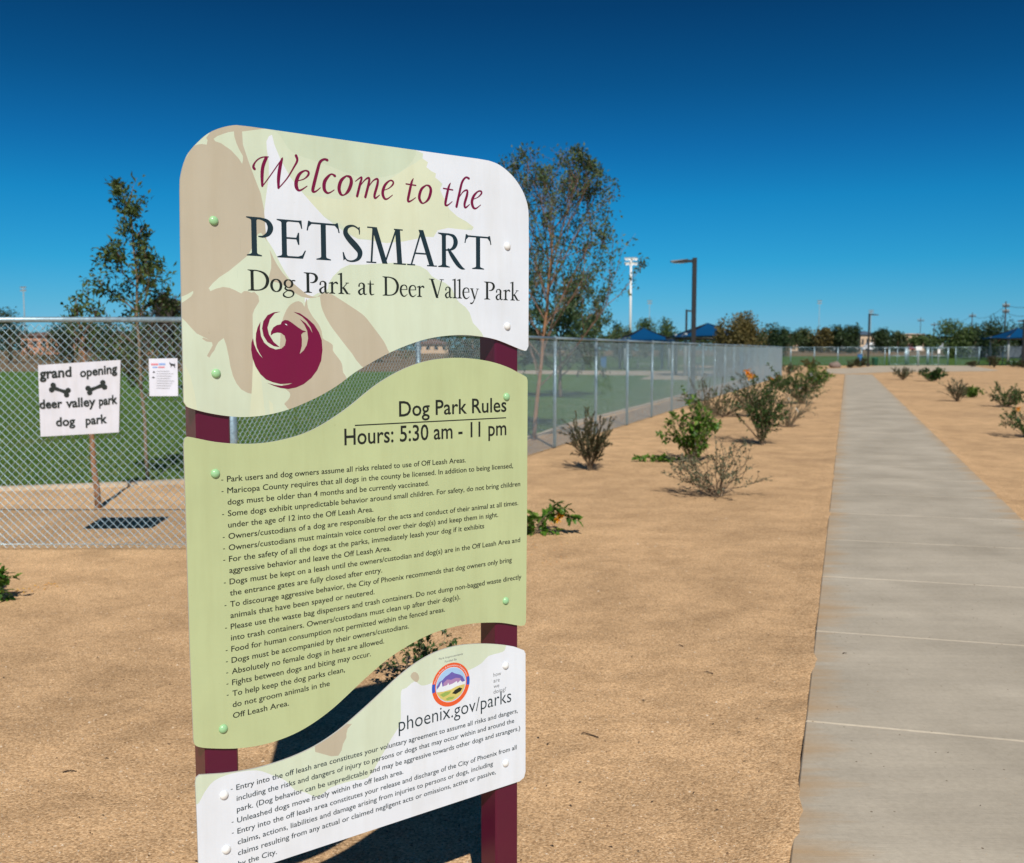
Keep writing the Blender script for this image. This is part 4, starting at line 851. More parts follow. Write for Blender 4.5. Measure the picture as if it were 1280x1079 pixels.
# =================================================================== PLANTS
def rv(s=1.0): return Vector((random.uniform(-1, 1), random.uniform(-1, 1), random.uniform(-1, 1)))*s
def branch_pts(p, d, L, n=6, wob=.25, droop=0.0):
    pts = [Vector(p)]; d = Vector(d).normalized()
    for i in range(n):
        d = (d + rv(wob/ n**.5) + Vector((0, 0, -droop/n))).normalized(); pts.append(pts[-1] + d*(L/n))
    return pts, d
def shrub(name, label, base, h, r, shoots, kind, leafm, leaf=.05, lw=.03, per=14, twigm='twig', trad=.005, sub=2, wob=.35, arms=(), flowers=(), group=None, lobed=False, bare=.1, up=.9):
    random.seed(len(label)*7 + int(h*100)); t = thing(name, label, 'shrub', (base.x, base.y, 0), 0, group); st_, fo = MB(), MB()
    def dress(pts, d, n, b0):
        for i in range(n):
            f = b0 + (1-b0)*random.random()**.8; k = f*(len(pts)-1); j = min(int(k), len(pts)-2); p = pts[j].lerp(pts[j+1], k-j)
            ax = (pts[j+1]-pts[j]).normalized(); dd = (ax*random.uniform(.1, .9) + rv(.9)).normalized()
            if kind == 'needle': dd = (ax*1.0 + rv(.55)).normalized()
            s = random.uniform(.6, 1.15)
            nn_ = Vector((random.uniform(-.6, .6), random.uniform(-.6, .6), 1))
            (fo.lobed if lobed else fo.leaf)(p, dd, nn_, leaf*s, lw*s)
    shoots = int(shoots*1.15); per = int(per*1.25) + 1
    for i in range(shoots):
        a = random.uniform(0, 6.28); q = math.sqrt(random.random()); hh = h*random.uniform(.62, 1.0)*(1-.25*q)
        lean = q*r/max(hh, .01); d = Vector((math.cos(a)*lean, math.sin(a)*lean, up)).normalized()
        L = hh/max(d.z, .35)
        pts, de = branch_pts((random.uniform(-.03, .03), random.uniform(-.03, .03), -.01), d, L, 7, wob)
        st_.tube(pts, [trad*(1-.75*k/7) for k in range(8)], 4, False); dress(pts, de, per, bare)
        for s_ in range(sub):
            j = random.randint(2, 6); d2 = (de + rv(.8)); d2.z = abs(d2.z)*.7+.15
            p2, e2 = branch_pts(pts[j], d2, L*random.uniform(.2, .42), 4, wob*1.2)
            st_.tube(p2, [trad*.45*(1-.6*k/4) for k in range(5)], 3, False); dress(p2, e2, max(int(per*.6), 1), .15)
    for (dx, dy, dz, L, dr, n) in arms:
        pts, de = branch_pts((0, 0, .02), (dx, dy, dz), L, 9, .3, dr)
        pts = [Vector((p.x, p.y, max(p.z, .02))) for p in pts]
        st_.tube(pts, [trad*(1-.7*k/9) for k in range(10)], 4, False); dress(pts, de, n, .3)
    st_.build('stems', M[twigm], t)
    if fo.v: fo.build('foliage', M[leafm], t)
    for (fx, fy, fz, s, mt) in flowers:
        fm = MB()
        for i in range(26 if mt == 'orange' else 9):
            d = rv().normalized(); d.z = d.z*.8 - .1; fm.leaf((fx, fy, fz), d, (0, 0, 1), s*random.uniform(.7, 1.1), s*.3)
        fm.build('flower', M[mt], t)
    return t
# spiky upright shrub left of centre
b = gnd(738, 588); u_ = b.y/FPX
shrub('shrub', 'dull upright shrub with many narrow stems beside the near fence post', b, 82*u_, 30*u_, 34, 'needle', 'leaf_dull', .045, .014, 60, 'twig', .005, 2, .22, bare=.22)
# leafy plant half hidden behind the sign
b = gnd(668, 668); u_ = b.y/FPX
shrub('flowering_shrub', 'low green shrub with one orange blossom, peeking out right of the sign', b, 42*u_, 24*u_, 5, 'leaf', 'leaf_bright', .085, .065, 12, 'twig', .005, 1, .4, arms=((.75,.1,1.5,.46,1.9,30),(.6,.0,1.6,.42,1.6,24),(.8,-.1,.35,.20,.6,12),(-.8,.2,.8,.35,.8,18),(.5,.1,1.5,.34,1.0,18)), flowers=((33*u_,-.05,27*u_,.06,'orange'),(29*u_,-.07,21*u_,.05,'orange'),(37*u_,-.03,31*u_,.03,'orange')), lobed=True)
# bright leafy shrub with an arm along the ground
b = gnd(866, 578); u_ = b.y/FPX
shrub('flowering_shrub', 'bright green leafy shrub with a branch sprawling left along the ground', b, 98*u_, 25*u_, 20, 'leaf', 'leaf_bright', .078, .055, 20, 'twig', .008, 2, .4, arms=((-1,.05,.12,.84,.2,62),(-1,-.1,.2,.5,.3,34),(-.9,.1,.05,.6,.05,30)), lobed=True)
# sparse twiggy shrub
b = gnd(896, 621); u_ = b.y/FPX
shrub('shrub', 'sparse grey twiggy shrub, nearest of the row left of the walk', b, 84*u_, 46*u_, 20, 'leaf', 'leaf_gray', .032, .020, 15, 'twig', .0065, 6, .75, bare=.3, up=.75, arms=((-1,.4,.5,.6,.1,12),(.6,0,.9,.55,.1,10)))
# tall shrub with orange head
b = gnd(953, 556); u_ = b.y/FPX
shrub('flowering_shrub', 'tall green shrub topped by an orange blossom, behind the sparse twiggy one', b, 106*u_, 18*u_, 26, 'leaf', 'leaf_deep', .06, .03, 30, 'twig', .007, 3, .45, arms=((-.75,.1,.9,1.25,.15,60),(-.65,.2,.8,1.1,.1,50)), flowers=((-17*u_,0,86*u_,.11,'orange'),(-20*u_,.1,92*u_,.10,'orange'),(3*u_,-.1,63*u_,.05,'orange')), lobed=False)
b = gnd(986, 534); u_ = b.y/FPX
shrub('shrub', 'dry grey shrub with small white flowers right of the tall green one', b, 54*u_, 30*u_, 24, 'leaf', 'leaf_gray', .05, .016, 12, 'twig', .007, 3, .6, flowers=((-4*u_,-.2,36*u_,.06,'white_fl'),(6*u_,-.2,22*u_,.07,'white_fl')))
b = gnd(905, 521); u_ = b.y/FPX
shrub('shrub', 'low spreading olive shrub close to the fence', b, 36*u_, 40*u_, 30, 'needle', 'leaf_dull', .07, .02, 26, 'twig', .006, 2, .4)
b = gnd(938, 521); u_ = b.y/FPX
shrub('shrub', 'rounded grey-green shrub just behind the tall one with the orange top', b, 56*u_, 28*u_, 34, 'needle', 'leaf_gray', .07, .022, 30, 'twig', .006, 2, .4)
b = gnd(884, 534); u_ = b.y/FPX
shrub('shrub', 'wiry upright shrub rising right behind the bright leafy one', b, 70*u_, 28*u_, 24, 'needle', 'leaf_dull', .06, .014, 26, 'twig', .006, 2, .35)
for i, (px, py, h, r, n, lm, lb, lab, fl_) in enumerate([
 (972, 487, 20, 13, 16, 'leaf_deep', 1, 'small shrub with orange blossoms, left end of the far cluster by the walk', ((0,0,.55,.16,'orange'),(-.3,-.1,.45,.14,'orange'))),
 (1001, 505, 42, 26, 34, 'leaf_deep', 1, 'broad green shrub in the far cluster left of the walk', ((.2,-.3,.9,.09,'white_fl'),(-.1,-.3,.5,.09,'white_fl'))),
 (1018, 484, 26, 18, 24, 'leaf_bright', 1, 'arching green shrub at the right of the far cluster, almost touching the walk', ()),
 (986, 469, 14, 10, 18, 'leaf_gray', 0, 'small grey shrub at the end of the side fence', ()),
 (1013, 464, 16, 8, 14, 'leaf_tan', 0, 'small brown seedhead shrub behind the far cluster', ()),
 (1129, 475, 15, 10, 20, 'leaf_gray', 0, 'dry straw-coloured shrub right of the far end of the walk', ()),
 (1163, 477, 17, 13, 24, 'leaf_deep', 1, 'compact dark green shrub second from the walk on the right side', ()),
 (1197, 502, 27, 13, 30, 'leaf_gray', 0, 'grey bushy shrub on the right side of the walk', ()),
 (1216, 497, 13, 9, 16, 'leaf_bright', 1, 'tiny green plant beside the grey bushy shrub', ()),
 (1257, 509, 25, 22, 24, 'leaf_deep', 1, 'wide green spiky shrub near the right edge of the picture', ()),
 (1284, 547, 40, 24, 20, 'leaf_deep', 1, 'dark shrub cut by the right edge of the picture', ((-.25,-.1,.55,.07,'orange'),(-.1,-.2,.62,.06,'orange'))),
 (1215, 458.5, 6, 7, 14, 'leaf_dull', 0, 'small olive shrub in front of the far fence, left of the right canopy', ()),
 (1243, 459.5, 12, 7, 16, 'leaf_dull', 0, 'taller olive shrub at the left post of the right canopy', ()),
 (1266, 459, 7, 6, 14, 'leaf_deep', 0, 'little green shrub under the right canopy', ()),
 (1279, 460, 8, 6, 14, 'leaf_dull', 0, 'little olive shrub at the right edge by the canopy', ()),
 (1074, 459, 10, 10, 20, 'leaf_dull', 0, 'low rounded shrub at the foot of the far lamp post', ()),
 (1064, 460, 4, 3, 10, 'leaf_dull', 0, 'tiny tuft between the boulder and the far lamp post', ()),
]):
    b = gnd(px, py); u_ = b.y/FPX; s_ = max(u_*2.2, .04)
    shrub('flowering_shrub' if fl_ and fl_[0][4] == 'orange' else 'shrub', lab, b, h*u_*1.2, r*u_*1.2, n, 'leaf' if lb else 'needle', lm, s_*1.6, s_*(.9 if lb else .4), 16, 'twig', .006+u_*.1, 2, .45, flowers=fl_, group=None)
b = gnd(512, 850)
shrub('shrub', 'small dark leafy shrub in the shade behind the welcome sign, seen through its lower gap', b, .30, .26, 9, 'leaf', 'leaf_deep', .035, .02, 12, 'twig', .004, 3, .6, arms=((.8,.5,.5,.34,.5,20),(.5,.9,.6,.36,.4,20),(-.7,.1,.5,.32,.5,14)))
# shrub off the left edge, its shoots reaching in
b = gnd(-36, 752)
shrub('flowering_shrub', 'green shrub cut by the left edge of the picture below the fence', b, .34, .20, 14, 'leaf', 'leaf_bright', .06, .045, 16, 'twig', .005, 2, .5, arms=((1,-.1,.35,.26,.3,16),(.9,.2,.8,.34,.6,22),(1,.0,.15,.24,.1,14)), lobed=True)
# short blades standing in the nearer turf
V = []; F = []; ex = np.array([p_[0] for p_ in edge]); ey = np.array([p_[1] for p_ in edge])
while len(F) < 90000:
    px = random.uniform(-30, 960); x0_ = (px-640)/1200; Y = 9.5 + 22*random.random()**1.7; x = x0_*Y
    ye = np.interp(x, ex, ey)
    if Y < ye + .01 or (x > -2 and (Vector((x, Y, 0))-FC).dot(Vector((FDIR.y, -FDIR.x, 0))) > -.2): continue
    a = random.uniform(0, 6.28); h = random.uniform(.02, .05); w = random.uniform(.004, .009); b_ = len(V)
    V += [(x-w*math.cos(a), Y-w*math.sin(a), .003), (x+w*math.cos(a), Y+w*math.sin(a), .003), (x+random.uniform(-.02, .02), Y+random.uniform(-.02, .02), h)]; F.append([b_, b_+1, b_+2])
me = bpy.data.meshes.new('grass'); me.from_pydata(V, [], F); me.materials.append(foliage('grass_blade', (.05, .12, .02), (.12, .22, .04), (.30, .30, .10), .3)); me.update()
o = bpy.data.objects.new('grass', me); link(o); tag(o, 'short green grass blades of the dog park lawn', 'grass', kind='stuff')
# dry leaf bits scattered over the ground
mb = MB()
for i in range(150):
    px = random.uniform(-20, 1020); py = random.uniform(600, 1079); b = gnd(px, py); s_ = random.uniform(.004, .014)
    if (b-PA).dot(PN) > -.05: continue
    mb.leaf((b.x, b.y, .004), (random.uniform(-1, 1), random.uniform(-1, 1), .15), (0, 0, 1), s_*1.6, s_*.6)
for i in range(60):
    s_ = random.uniform(-1, 9); w_ = random.uniform(.05, PW-.05); q = PA + PD*s_ + PN*w_; k_ = random.uniform(.003, .008); mb.leaf((q.x, q.y, .0245), (random.uniform(-1, 1), random.uniform(-1, 1), .1), (0, 0, 1), k_*1.6, k_*.8)
tag(mb.build('leaf_litter', M['litter']), 'scattered dark bits of dry leaf litter on ground and walk', 'litter', kind='stuff')
# fallen orange petals and litter
pm = MB()
for px, py, s in [(62,733,9),(29,738,7),(690,655,6)]:
    b = gnd(px, py)
    for i in range(s): pm.leaf((b.x+random.gauss(0,.05), b.y+random.gauss(0,.08), .006), (random.uniform(-1,1), random.uniform(-1,1), .1), (0,0,1), .028, .012)
for i in range(26):
    b = gnd(660+random.uniform(0,50), 668+random.uniform(0,40)); pm.leaf((b.x, b.y, .006), (random.uniform(-1,1), random.uniform(-1,1), .1), (0,0,1), .018, .008)
tag(pm.build('fallen_petals', M['orange']), 'orange petals fallen on the tan ground', 'petals', kind='stuff')
for i, (px, py, L, lab) in enumerate([(738,921,.075,'dark curved twig lying on the tan ground right of the sign'), (886,842,.05,'short dark twig on the tan ground midway between sign and walk'), (851,808,.035,'tiny dark twig on the tan ground above the middle'), (87,966,.05,'thin twig lying on the ground at lower left'), (1056,818,.02,'dark speck of litter on the walk')]):
    b = gnd(px, py, .022 if px > 1010 else 0); mb = MB(); a = [2.6, 2.4, 2.2, .2, 0][i]
    pts = [(L*(t-.5)*math.cos(a) - (.02 if i == 0 else .004)*math.sin(3*t)*math.sin(a)*2, L*(t-.5)*math.sin(a)*.8+(.02 if i == 0 else .004)*math.sin(3.1*t), .004+.004*math.sin(3*t)) for t in [k/8 for k in range(9)]]
    mb.tube(pts, [.0028*(1-.5*k/8) for k in range(9)], 5); tag(mb.build('twig', M['litter'], None, tuple(b)), lab, 'twig')

# ---- trees
def tree(label, base, H_, cw, trunk_h, lean=(0,0), levels=3, nb=7, leafm='leaf_a', leaf=.06, lw=.03, nleaf=9, twig='bark', trunk='bark', spread=.6, rad=.05, top_bias=0.0, seed=1, leafstart=.3, shape=None, name='tree', group=None, upw=.6, env=None):
    random.seed(seed); t = thing(name, label, 'tree', (base.x, base.y, base.z), 0, group); tr, br, fo = MB(), MB(), MB()
    pts = [Vector((lean[0]*k, lean[1]*k, H_*.9*k/8 - .05)) + rv(.012*H_/3)*(1 if k else 0) for k in range(9)]
    tr.tube(pts, [rad*(1-.1*k) + .004 for k in range(9)], 8)
    def leaves(p0, p1, d, n):
        for i in range(n):
            p = p0.lerp(p1, random.random()) + rv(leaf*.8)
            fo.leaf(p, (d*.5 + rv(1)), rv(1)+Vector((0,0,.8)), leaf*random.uniform(.6,1.2), lw*random.uniform(.7,1.2))
    def grow(p, d, L, r, lv):
        n = 4; q, e = branch_pts(p, d, L, n, .35, -.12)
        if env:
            keep = 1
            while keep <= n and env(q[keep]): keep += 1
            q = q[:keep]; n = keep-1
            if n < 1: return
        br.tube(q, [r*(1-.6*k/n) for k in range(n+1)], 4 if lv > 1 else 3, False)
        if lv <= 2:
            for k in range(n): leaves(q[k], q[k+1], (q[k+1]-q[k]).normalized(), max(1, int(nleaf*(.5 if lv == 2 else 1)/n)))
        if lv > 1:
            for k in range(nb//2+1):
                j = random.randint(1, n); d2 = ((q[j]-q[j-1]).normalized() + rv(spread)); d2.z += upw*.4
                grow(q[j], d2, L*random.uniform(.4, .65), r*.5, lv-1)
    nm = nb*2
    for i in range(nm):
        f = trunk_h + (1-trunk_h)*(i+.5)/nm; k = f*8; j = min(int(k), 7); p = pts[j].lerp(pts[j+1], k-j)
        a = i*2.4 + random.uniform(-.5, .5); w = shape(f) if shape else (1-abs(2*(f-trunk_h)/(1-trunk_h)-.8)*.6)
        d = Vector((math.cos(a), math.sin(a)*.9, upw + f*.8)); grow(p, d, cw*w*random.uniform(.75, 1.1), rad*.38, levels-1 if levels > 1 else 1)
    tr.build('trunk', M[trunk], t); br.build('branches', M[twig], t); fo.build('crown', M[leafm], t); return t
# tree right of the sign
b = gnd(667, 550)
def env_airy(p):
    w = 1.5*(1 + .28*noise.noise(Vector(p)*1.1) + .15*noise.noise(Vector(p)*3.1)); c = .38
    return ((p.x-c)/w)**2 + (p.y/w)**2 + ((p.z-3.35)/(1.95*(1+.2*noise.noise(Vector(p)*1.3))))**2 < 1 or p.z < 2.0
tree('open airy tree with reddish branches standing behind the fence right of the sign', b, 4.3, 2.4, .24, (.045, 0), 4, 11, 'leaf_air', .085, .038, 13, 'bark_red', 'bark_wrap', .8, .038, seed=12, upw=.95, shape=lambda f: 1.0, env=env_airy)
tree('dense olive tree crown low behind the fence, under the airy tree', gnd(700, 497), 2.6, 1.75, .30, (0, 0), 4, 9, 'leaf_air', .13, .07, 22, 'bark', 'bark', .8, .07, seed=5, upw=.25, shape=lambda f: 1.0)
# left trees
b = gnd(185, 603)
def env_young(p):
    hw = (.46 if p.z < 2.6 else .46-.44*(p.z-2.6) if p.z < 3.2 else .19)*(1+.75*noise.noise(Vector(p)*2.3)); c = -.16
    return abs(p.x-c) < hw and abs(p.y) < hw and p.z < 3.66
tree('slender young green tree with a tall ragged crown above the left fence', b, 3.75, .85, .30, (-.012, 0), 3, 13, 'leaf_gr', .085, .034, 22, 'bark', 'twig', .7, .022, seed=21, upw=.55, shape=lambda f: 1.1, env=env_young)
b = gnd(123, 635)
tree('small leaning sapling with a brown trunk behind the white square sign', b, 2.15, .24, .80, (-.014, 0), 3, 4, 'leaf_gr', .075, .03, 14, 'bark', 'bark_wrap', .5, .032, seed=24, upw=.9, shape=lambda f: .9)

# ---- distant crowns: many small leaf clumps through lumpy crowns
def far_tree(label, px, top, w, Y, mat, n=1500, base_py=None, trunk=True, seed=0, name='tree', lobes=9, bare=False, lf=1.0):
    r = np.random.default_rng(seed + int(px)*7 + int(top)); z0 = tz(0, Y); c = at(px, top, Y); hw = w/2*Y/FPX*1.16; Ht = c.z - z0; lobes = int(lobes*1.5); n = int(n*1.5)
    t = thing(name, label, 'tree', (c.x, Y, z0))
    th_ = Ht*.05 if not bare else Ht*.2
    V = []; F = []; L = []
    for i in range(lobes):
        a = r.uniform(0, 6.28); q = r.random()**.6; zc = r.uniform(.12, .78)*Ht; wr = 1 - .55*max(0, (zc/Ht-.5))*2
        L.append((math.cos(a)*q*hw*.68*wr, math.sin(a)*q*hw*.6, zc, r.uniform(.30, .5)*min(hw, Ht*.6), r.uniform(.20, .32)*Ht))
    L.append((0, 0, Ht*.74, hw*.45, Ht*.26))
    s0_ = max(Y/FPX*1.6, .12)*lf
    for k in range(n):
        lx, ly, lz, lr, lh = L[r.integers(len(L))]; d = r.normal(size=3); d /= np.linalg.norm(d); q = r.random()**.4
        p = np.array([lx, ly, lz]) + d*np.array([lr, lr, lh])*q*(1+.18*r.normal())
        if p[2] < th_*.8: continue
        if p[2] > Ht*1.03: p[2] = Ht*r.uniform(.7, 1)
        s = s0_*r.uniform(.5, 1.3); a1 = r.normal(size=3); a1 /= np.linalg.norm(a1); a2 = np.cross(a1, r.normal(size=3)); a2 /= np.linalg.norm(a2)+1e-6
        b = len(V); V += [tuple(p-a1*s), tuple(p+a2*s*.5), tuple(p+a1*s), tuple(p-a2*s*.5)]; F.append([b, b+1, b+2, b+3])
    me = bpy.data.meshes.new('crown'); me.from_pydata(V, [], F); me.materials.append(M[mat]); me.update()
    o = bpy.data.objects.new('crown', me); link(o, t)
    mb = MB(); mb.tube([(0, 0, -.1), (.02*Ht, 0, Ht*.35), (0, .02*Ht, Ht*.6)], [.035*Ht, .025*Ht, .012*Ht], 6)
    for a in (0, 2.1, 4.2): mb.tube([(0, 0, Ht*.22), (math.cos(a)*hw*.4, math.sin(a)*hw*.3, Ht*.55)], [.018*Ht, .006*Ht], 5)
    mb.build('trunk', M['bark'], t); return t
FT = [ # label, x, top, width, Y, material, n
 ('yellow-olive willowy tree right of the near lamp post', 930, 391, 62, 57, 'leaf_tan', 4600),
 ('slighter yellow-olive tree just left of the willowy one, beside the lamp post', 905, 396, 30, 58, 'leaf_tan', 1500),
 ('rounded green tree behind the left blue canopy', 807, 396, 30, 150, 'leaf_gr', 1600),
 ('rounded green tree between the two blue canopies', 836, 398, 36, 140, 'leaf_gr', 1800),
 ('dark pointed tree left of the white floodlight mast', 772, 400, 14, 160, 'leaf_b', 700),
 ('olive tree low behind the airy tree, right of its crown', 783, 406, 40, 130, 'leaf_a', 1300),
 ('dark green tree at the right end of the willowy tree', 966, 404, 42, 150, 'leaf_b', 1800),
 ('dark tree left of the beige wall', 982, 409, 26, 190, 'leaf_b', 1200),
 ('olive tree right of the beige wall', 1005, 409, 38, 190, 'leaf_a', 1900),
 ('brown-olive tree left of the tall dark pair in the tree line', 1027, 408, 32, 185, 'leaf_tan', 1500),
 ('dark green tree in the tree line behind the boulder', 1046, 407, 26, 185, 'leaf_b', 1500),
 ('tall dark green tree just left of the far lamp post', 1063, 405, 32, 180, 'leaf_b', 2200),
 ('dark tree right of the far lamp post', 1104, 410, 28, 185, 'leaf_b', 1700),
 ('low green tree right of the far lamp post, second along', 1124, 414, 30, 190, 'leaf_a', 1500),
 ('low olive tree behind the middle gate', 1150, 419, 40, 195, 'leaf_gr', 1500),
 ('large pale green tree in the right part of the tree line', 1191, 398, 56, 150, 'leaf_gr', 3600),
 ('pale green tree between the large one and the dark one', 1215, 405, 32, 155, 'leaf_a', 1700),
 ('broad dark olive tree left of the right canopy', 1243, 394, 48, 140, 'leaf_b', 2600),
 ('dark olive tree behind the right canopy', 1284, 404, 50, 150, 'leaf_b', 2000),
 ('low tree behind the end of the side fence', 940, 412, 46, 200, 'leaf_b', 1500),
 ('bushy dark tree at the far left edge', 10, 384, 60, 120, 'leaf_b', 1800),
 ('wide dark tree left of the young green tree', 88, 398, 86, 115, 'leaf_b', 2300),
 ('low dark tree between the pink house and the leaning sapling', 140, 400, 60, 105, 'leaf_b', 1900),
 ('dark tree beyond the young green tree', 178, 397, 52, 100, 'leaf_a', 1900),
 ('green tree beside the left edge of the welcome sign', 216, 372, 32, 92, 'leaf_gr', 1700),
 ('dark tree hidden in the middle behind the welcome sign', 300, 402, 90, 130, 'leaf_b', 1500),
 ('olive tree seen through the upper gap of the welcome sign', 470, 404, 110, 125, 'leaf_a', 1700),
 ('dark green tree behind the airy tree', 590, 402, 100, 120, 'leaf_b', 1700),
 ('dark tree low behind the dense olive crown', 665, 404, 70, 118, 'leaf_b', 1500),
]
for i, (lab, px, tp, w, Y, mt, n) in enumerate(FT): far_tree(lab, px, tp, w, Y, mt, n, seed=i, lf=(.75 if Y < 80 else 1.0), lobes=14 if w > 60 else 10)
# far woods: one mass beyond everything
r = np.random.default_rng(9); V = []; F = []
for k in range(26000):
    px = r.uniform(-260, 1560); Y = 330 + r.uniform(-20, 20); tp = 421 - 3.5*noise.noise(Vector((px*.03, 0, 0))) - 4*abs(noise.noise(Vector((px*.011, 3, 0))))
    if px < 640: tp -= 6
    x = (px-640)/1200*Y; zt = at(px, tp, Y).z; z = 1.4 + (zt-1.4)*r.random()**.7; s = r.uniform(.3, .9)
    a1 = r.normal(size=3); a1 /= np.linalg.norm(a1); a2 = np.cross(a1, r.normal(size=3)); a2 /= np.linalg.norm(a2); p = np.array([x, Y, z]); b = len(V)
    V += [tuple(p-a1*s), tuple(p+a2*s*.6), tuple(p+a1*s), tuple(p-a2*s*.6)]; F.append([b, b+1, b+2, b+3])
me = bpy.data.meshes.new('far_woods'); me.from_pydata(V, [], F); me.materials.append(M['leaf_b']); me.update(); o = bpy.data.objects.new('far_woods', me); link(o); tag(o, 'low dark green band of distant trees along the horizon', 'trees', kind='stuff')
# bare winter tree left of the sign
b = Vector((at(207, 400, 40).x, 40, 0))
tree('bare brown-grey tree between the young green tree and the welcome sign', b, 3.9, 1.1, .28, (0, 0), 4, 9, 'bare', .14, .04, 22, 'bark', 'bark', .8, .08, seed=33, upw=.6)

# =================================================================== POLES, LAMPS, CANOPIES
def lamp(label, px, base, top, side, armpx, wpx, headpx, mat='bronze'):
    H_ = base.z; b = base; u_ = b.y/FPX; zt = at(px, top, b.y).z
    t = thing('street_lamp', label, 'street lamp', (b.x, b.y, 0)); w = wpx*u_/2
    mb = MB(); mb.box(-w, w, -w, w, -.05, zt); mb.build('pole', M[mat], t)
    mb = MB(); mb.box(-w*1.9, w*1.9, -w*1.9, w*1.9, 0, .35); mb.build('base_cover', M[mat], t)
    a = armpx*u_*side; hd = headpx*u_; x0 = w*side*1.01
    mb = MB(); q = sorted([x0, a*.35]); mb.box(q[0], q[1], -w*.5, w*.5, zt-w*2.2, zt-w*.9); mb.build('arm', M[mat], t)
    mb = MB(); q = sorted([a*.3, a]); xm = q[0] if side < 0 else q[1]; xn = q[1] if side < 0 else q[0]
    zc = zt-w*1.5; mb.add([(xn,-w*1.6,zc-w*.9),(xm,-w*1.4,zc-w*.7),(xm,w*1.4,zc-w*.7),(xn,w*1.6,zc-w*.9),(xn,-w*1.6,zc+w*.9),(xm,-w*1.2,zc+w*.1),(xm,w*1.2,zc+w*.1),(xn,w*1.6,zc+w*.9)], [(0,3,2,1),(4,5,6,7),(0,1,5,4),(1,2,6,5),(2,3,7,6),(3,0,4,7)] if side > 0 else [(0,1,2,3),(7,6,5,4),(4,5,1,0),(5,6,2,1),(6,7,3,2),(7,4,0,3)])
    hdm = mb.build('lamp_head', M[mat], t)
    mb = MB(); q = sorted([a*.45, a*.9]); mb.box(q[0], q[1], -w*1.0, w*1.0, zc-w*1.1, zc-w*.9); mb.build('lens', M['white_paint'], hdm)
    return t
lamp('dark bronze lamp post behind the fence, nearest and tallest, its head pointing left', 865.5, gnd(865.5, 500), 322.5, -1, 29.5, 5.0, 20)
lamp('lamp post beyond the blue canopies, mostly hidden by the nearest lamp post', 857, gnd(857, 466), 387, 1, 8.5, 2.2, 6)
lamp('dark lamp post beside the green bin at the end of the walk', 1084.8, gnd(1084.8, 458), 392, 1, 11, 1.8, 8)
lamp('lamp post behind the blue canopy at the right edge', 1278, gnd(1278, 459), 399.5, -1, 8.5, 2.2, 6)
def mast(label, px, top, Y, wpx, mat, heads=True):
    z0 = tz(0, Y); c = at(px, top, Y); u_ = Y/FPX; t = thing('floodlight_mast', label, 'floodlight', (c.x, Y, z0)); zt = c.z-z0
    mb = MB(); mb.tube([(0,0,-.1),(0,0,zt*.98)], [wpx*u_*.55, wpx*u_*.42], 10); mb.build('pole', M[mat], t)
    if heads:
        k = max(wpx/3, .4); bw = 7.5*u_*k
        mb = MB(); mb.tube([(-bw,-.05,zt*.995),(bw,-.05,zt*.995)], .12*k*1.5, 6); mb.tube([(-bw,-.05,zt*.95),(bw,-.05,zt*.95)], .12*k*1.5, 6); mb.build('crossbar', M[mat], t)
        for zz in (1.0, .952):
            for j in range(4):
                x = -bw + 2*bw*(j+.5)/4; mb = MB(); n = 10; rr_ = 1.9*u_*k; z = zt*zz
                mb.add([(x+rr_*.45*math.cos(q*.628), .15, z+rr_*.45*math.sin(q*.628)+.1) for q in range(n)] + [(x+rr_*math.cos(q*.628), -rr_*.9, z+rr_*math.sin(q*.628)-.1) for q in range(n)], [(q,(q+1)%n,n+(q+1)%n,n+q) for q in range(n)]+[tuple(range(n)),tuple(range(2*n-1,n-1,-1))], True)
                mb.build('floodlight', M['white_paint' if mat == 'white_paint' else 'gray_pole'], t)
    return t
mast('white floodlight mast, big one right of the airy tree', 788.8, 323, 150, 3.2, 'white_paint')
mast('thin gray floodlight mast far left above the fence', 29, 359, 190, 1.5, 'gray_pole')
mast('very thin far mast between the white floodlight mast and the near lamp post', 812, 376, 260, .7, 'gray_pole')
mast('very thin far mast above the tree line left of the far lamp post', 1024.5, 376, 280, .7, 'gray_pole')
mast('very thin far mast right above the far lamp post', 1089, 388, 300, .7, 'gray_pole')
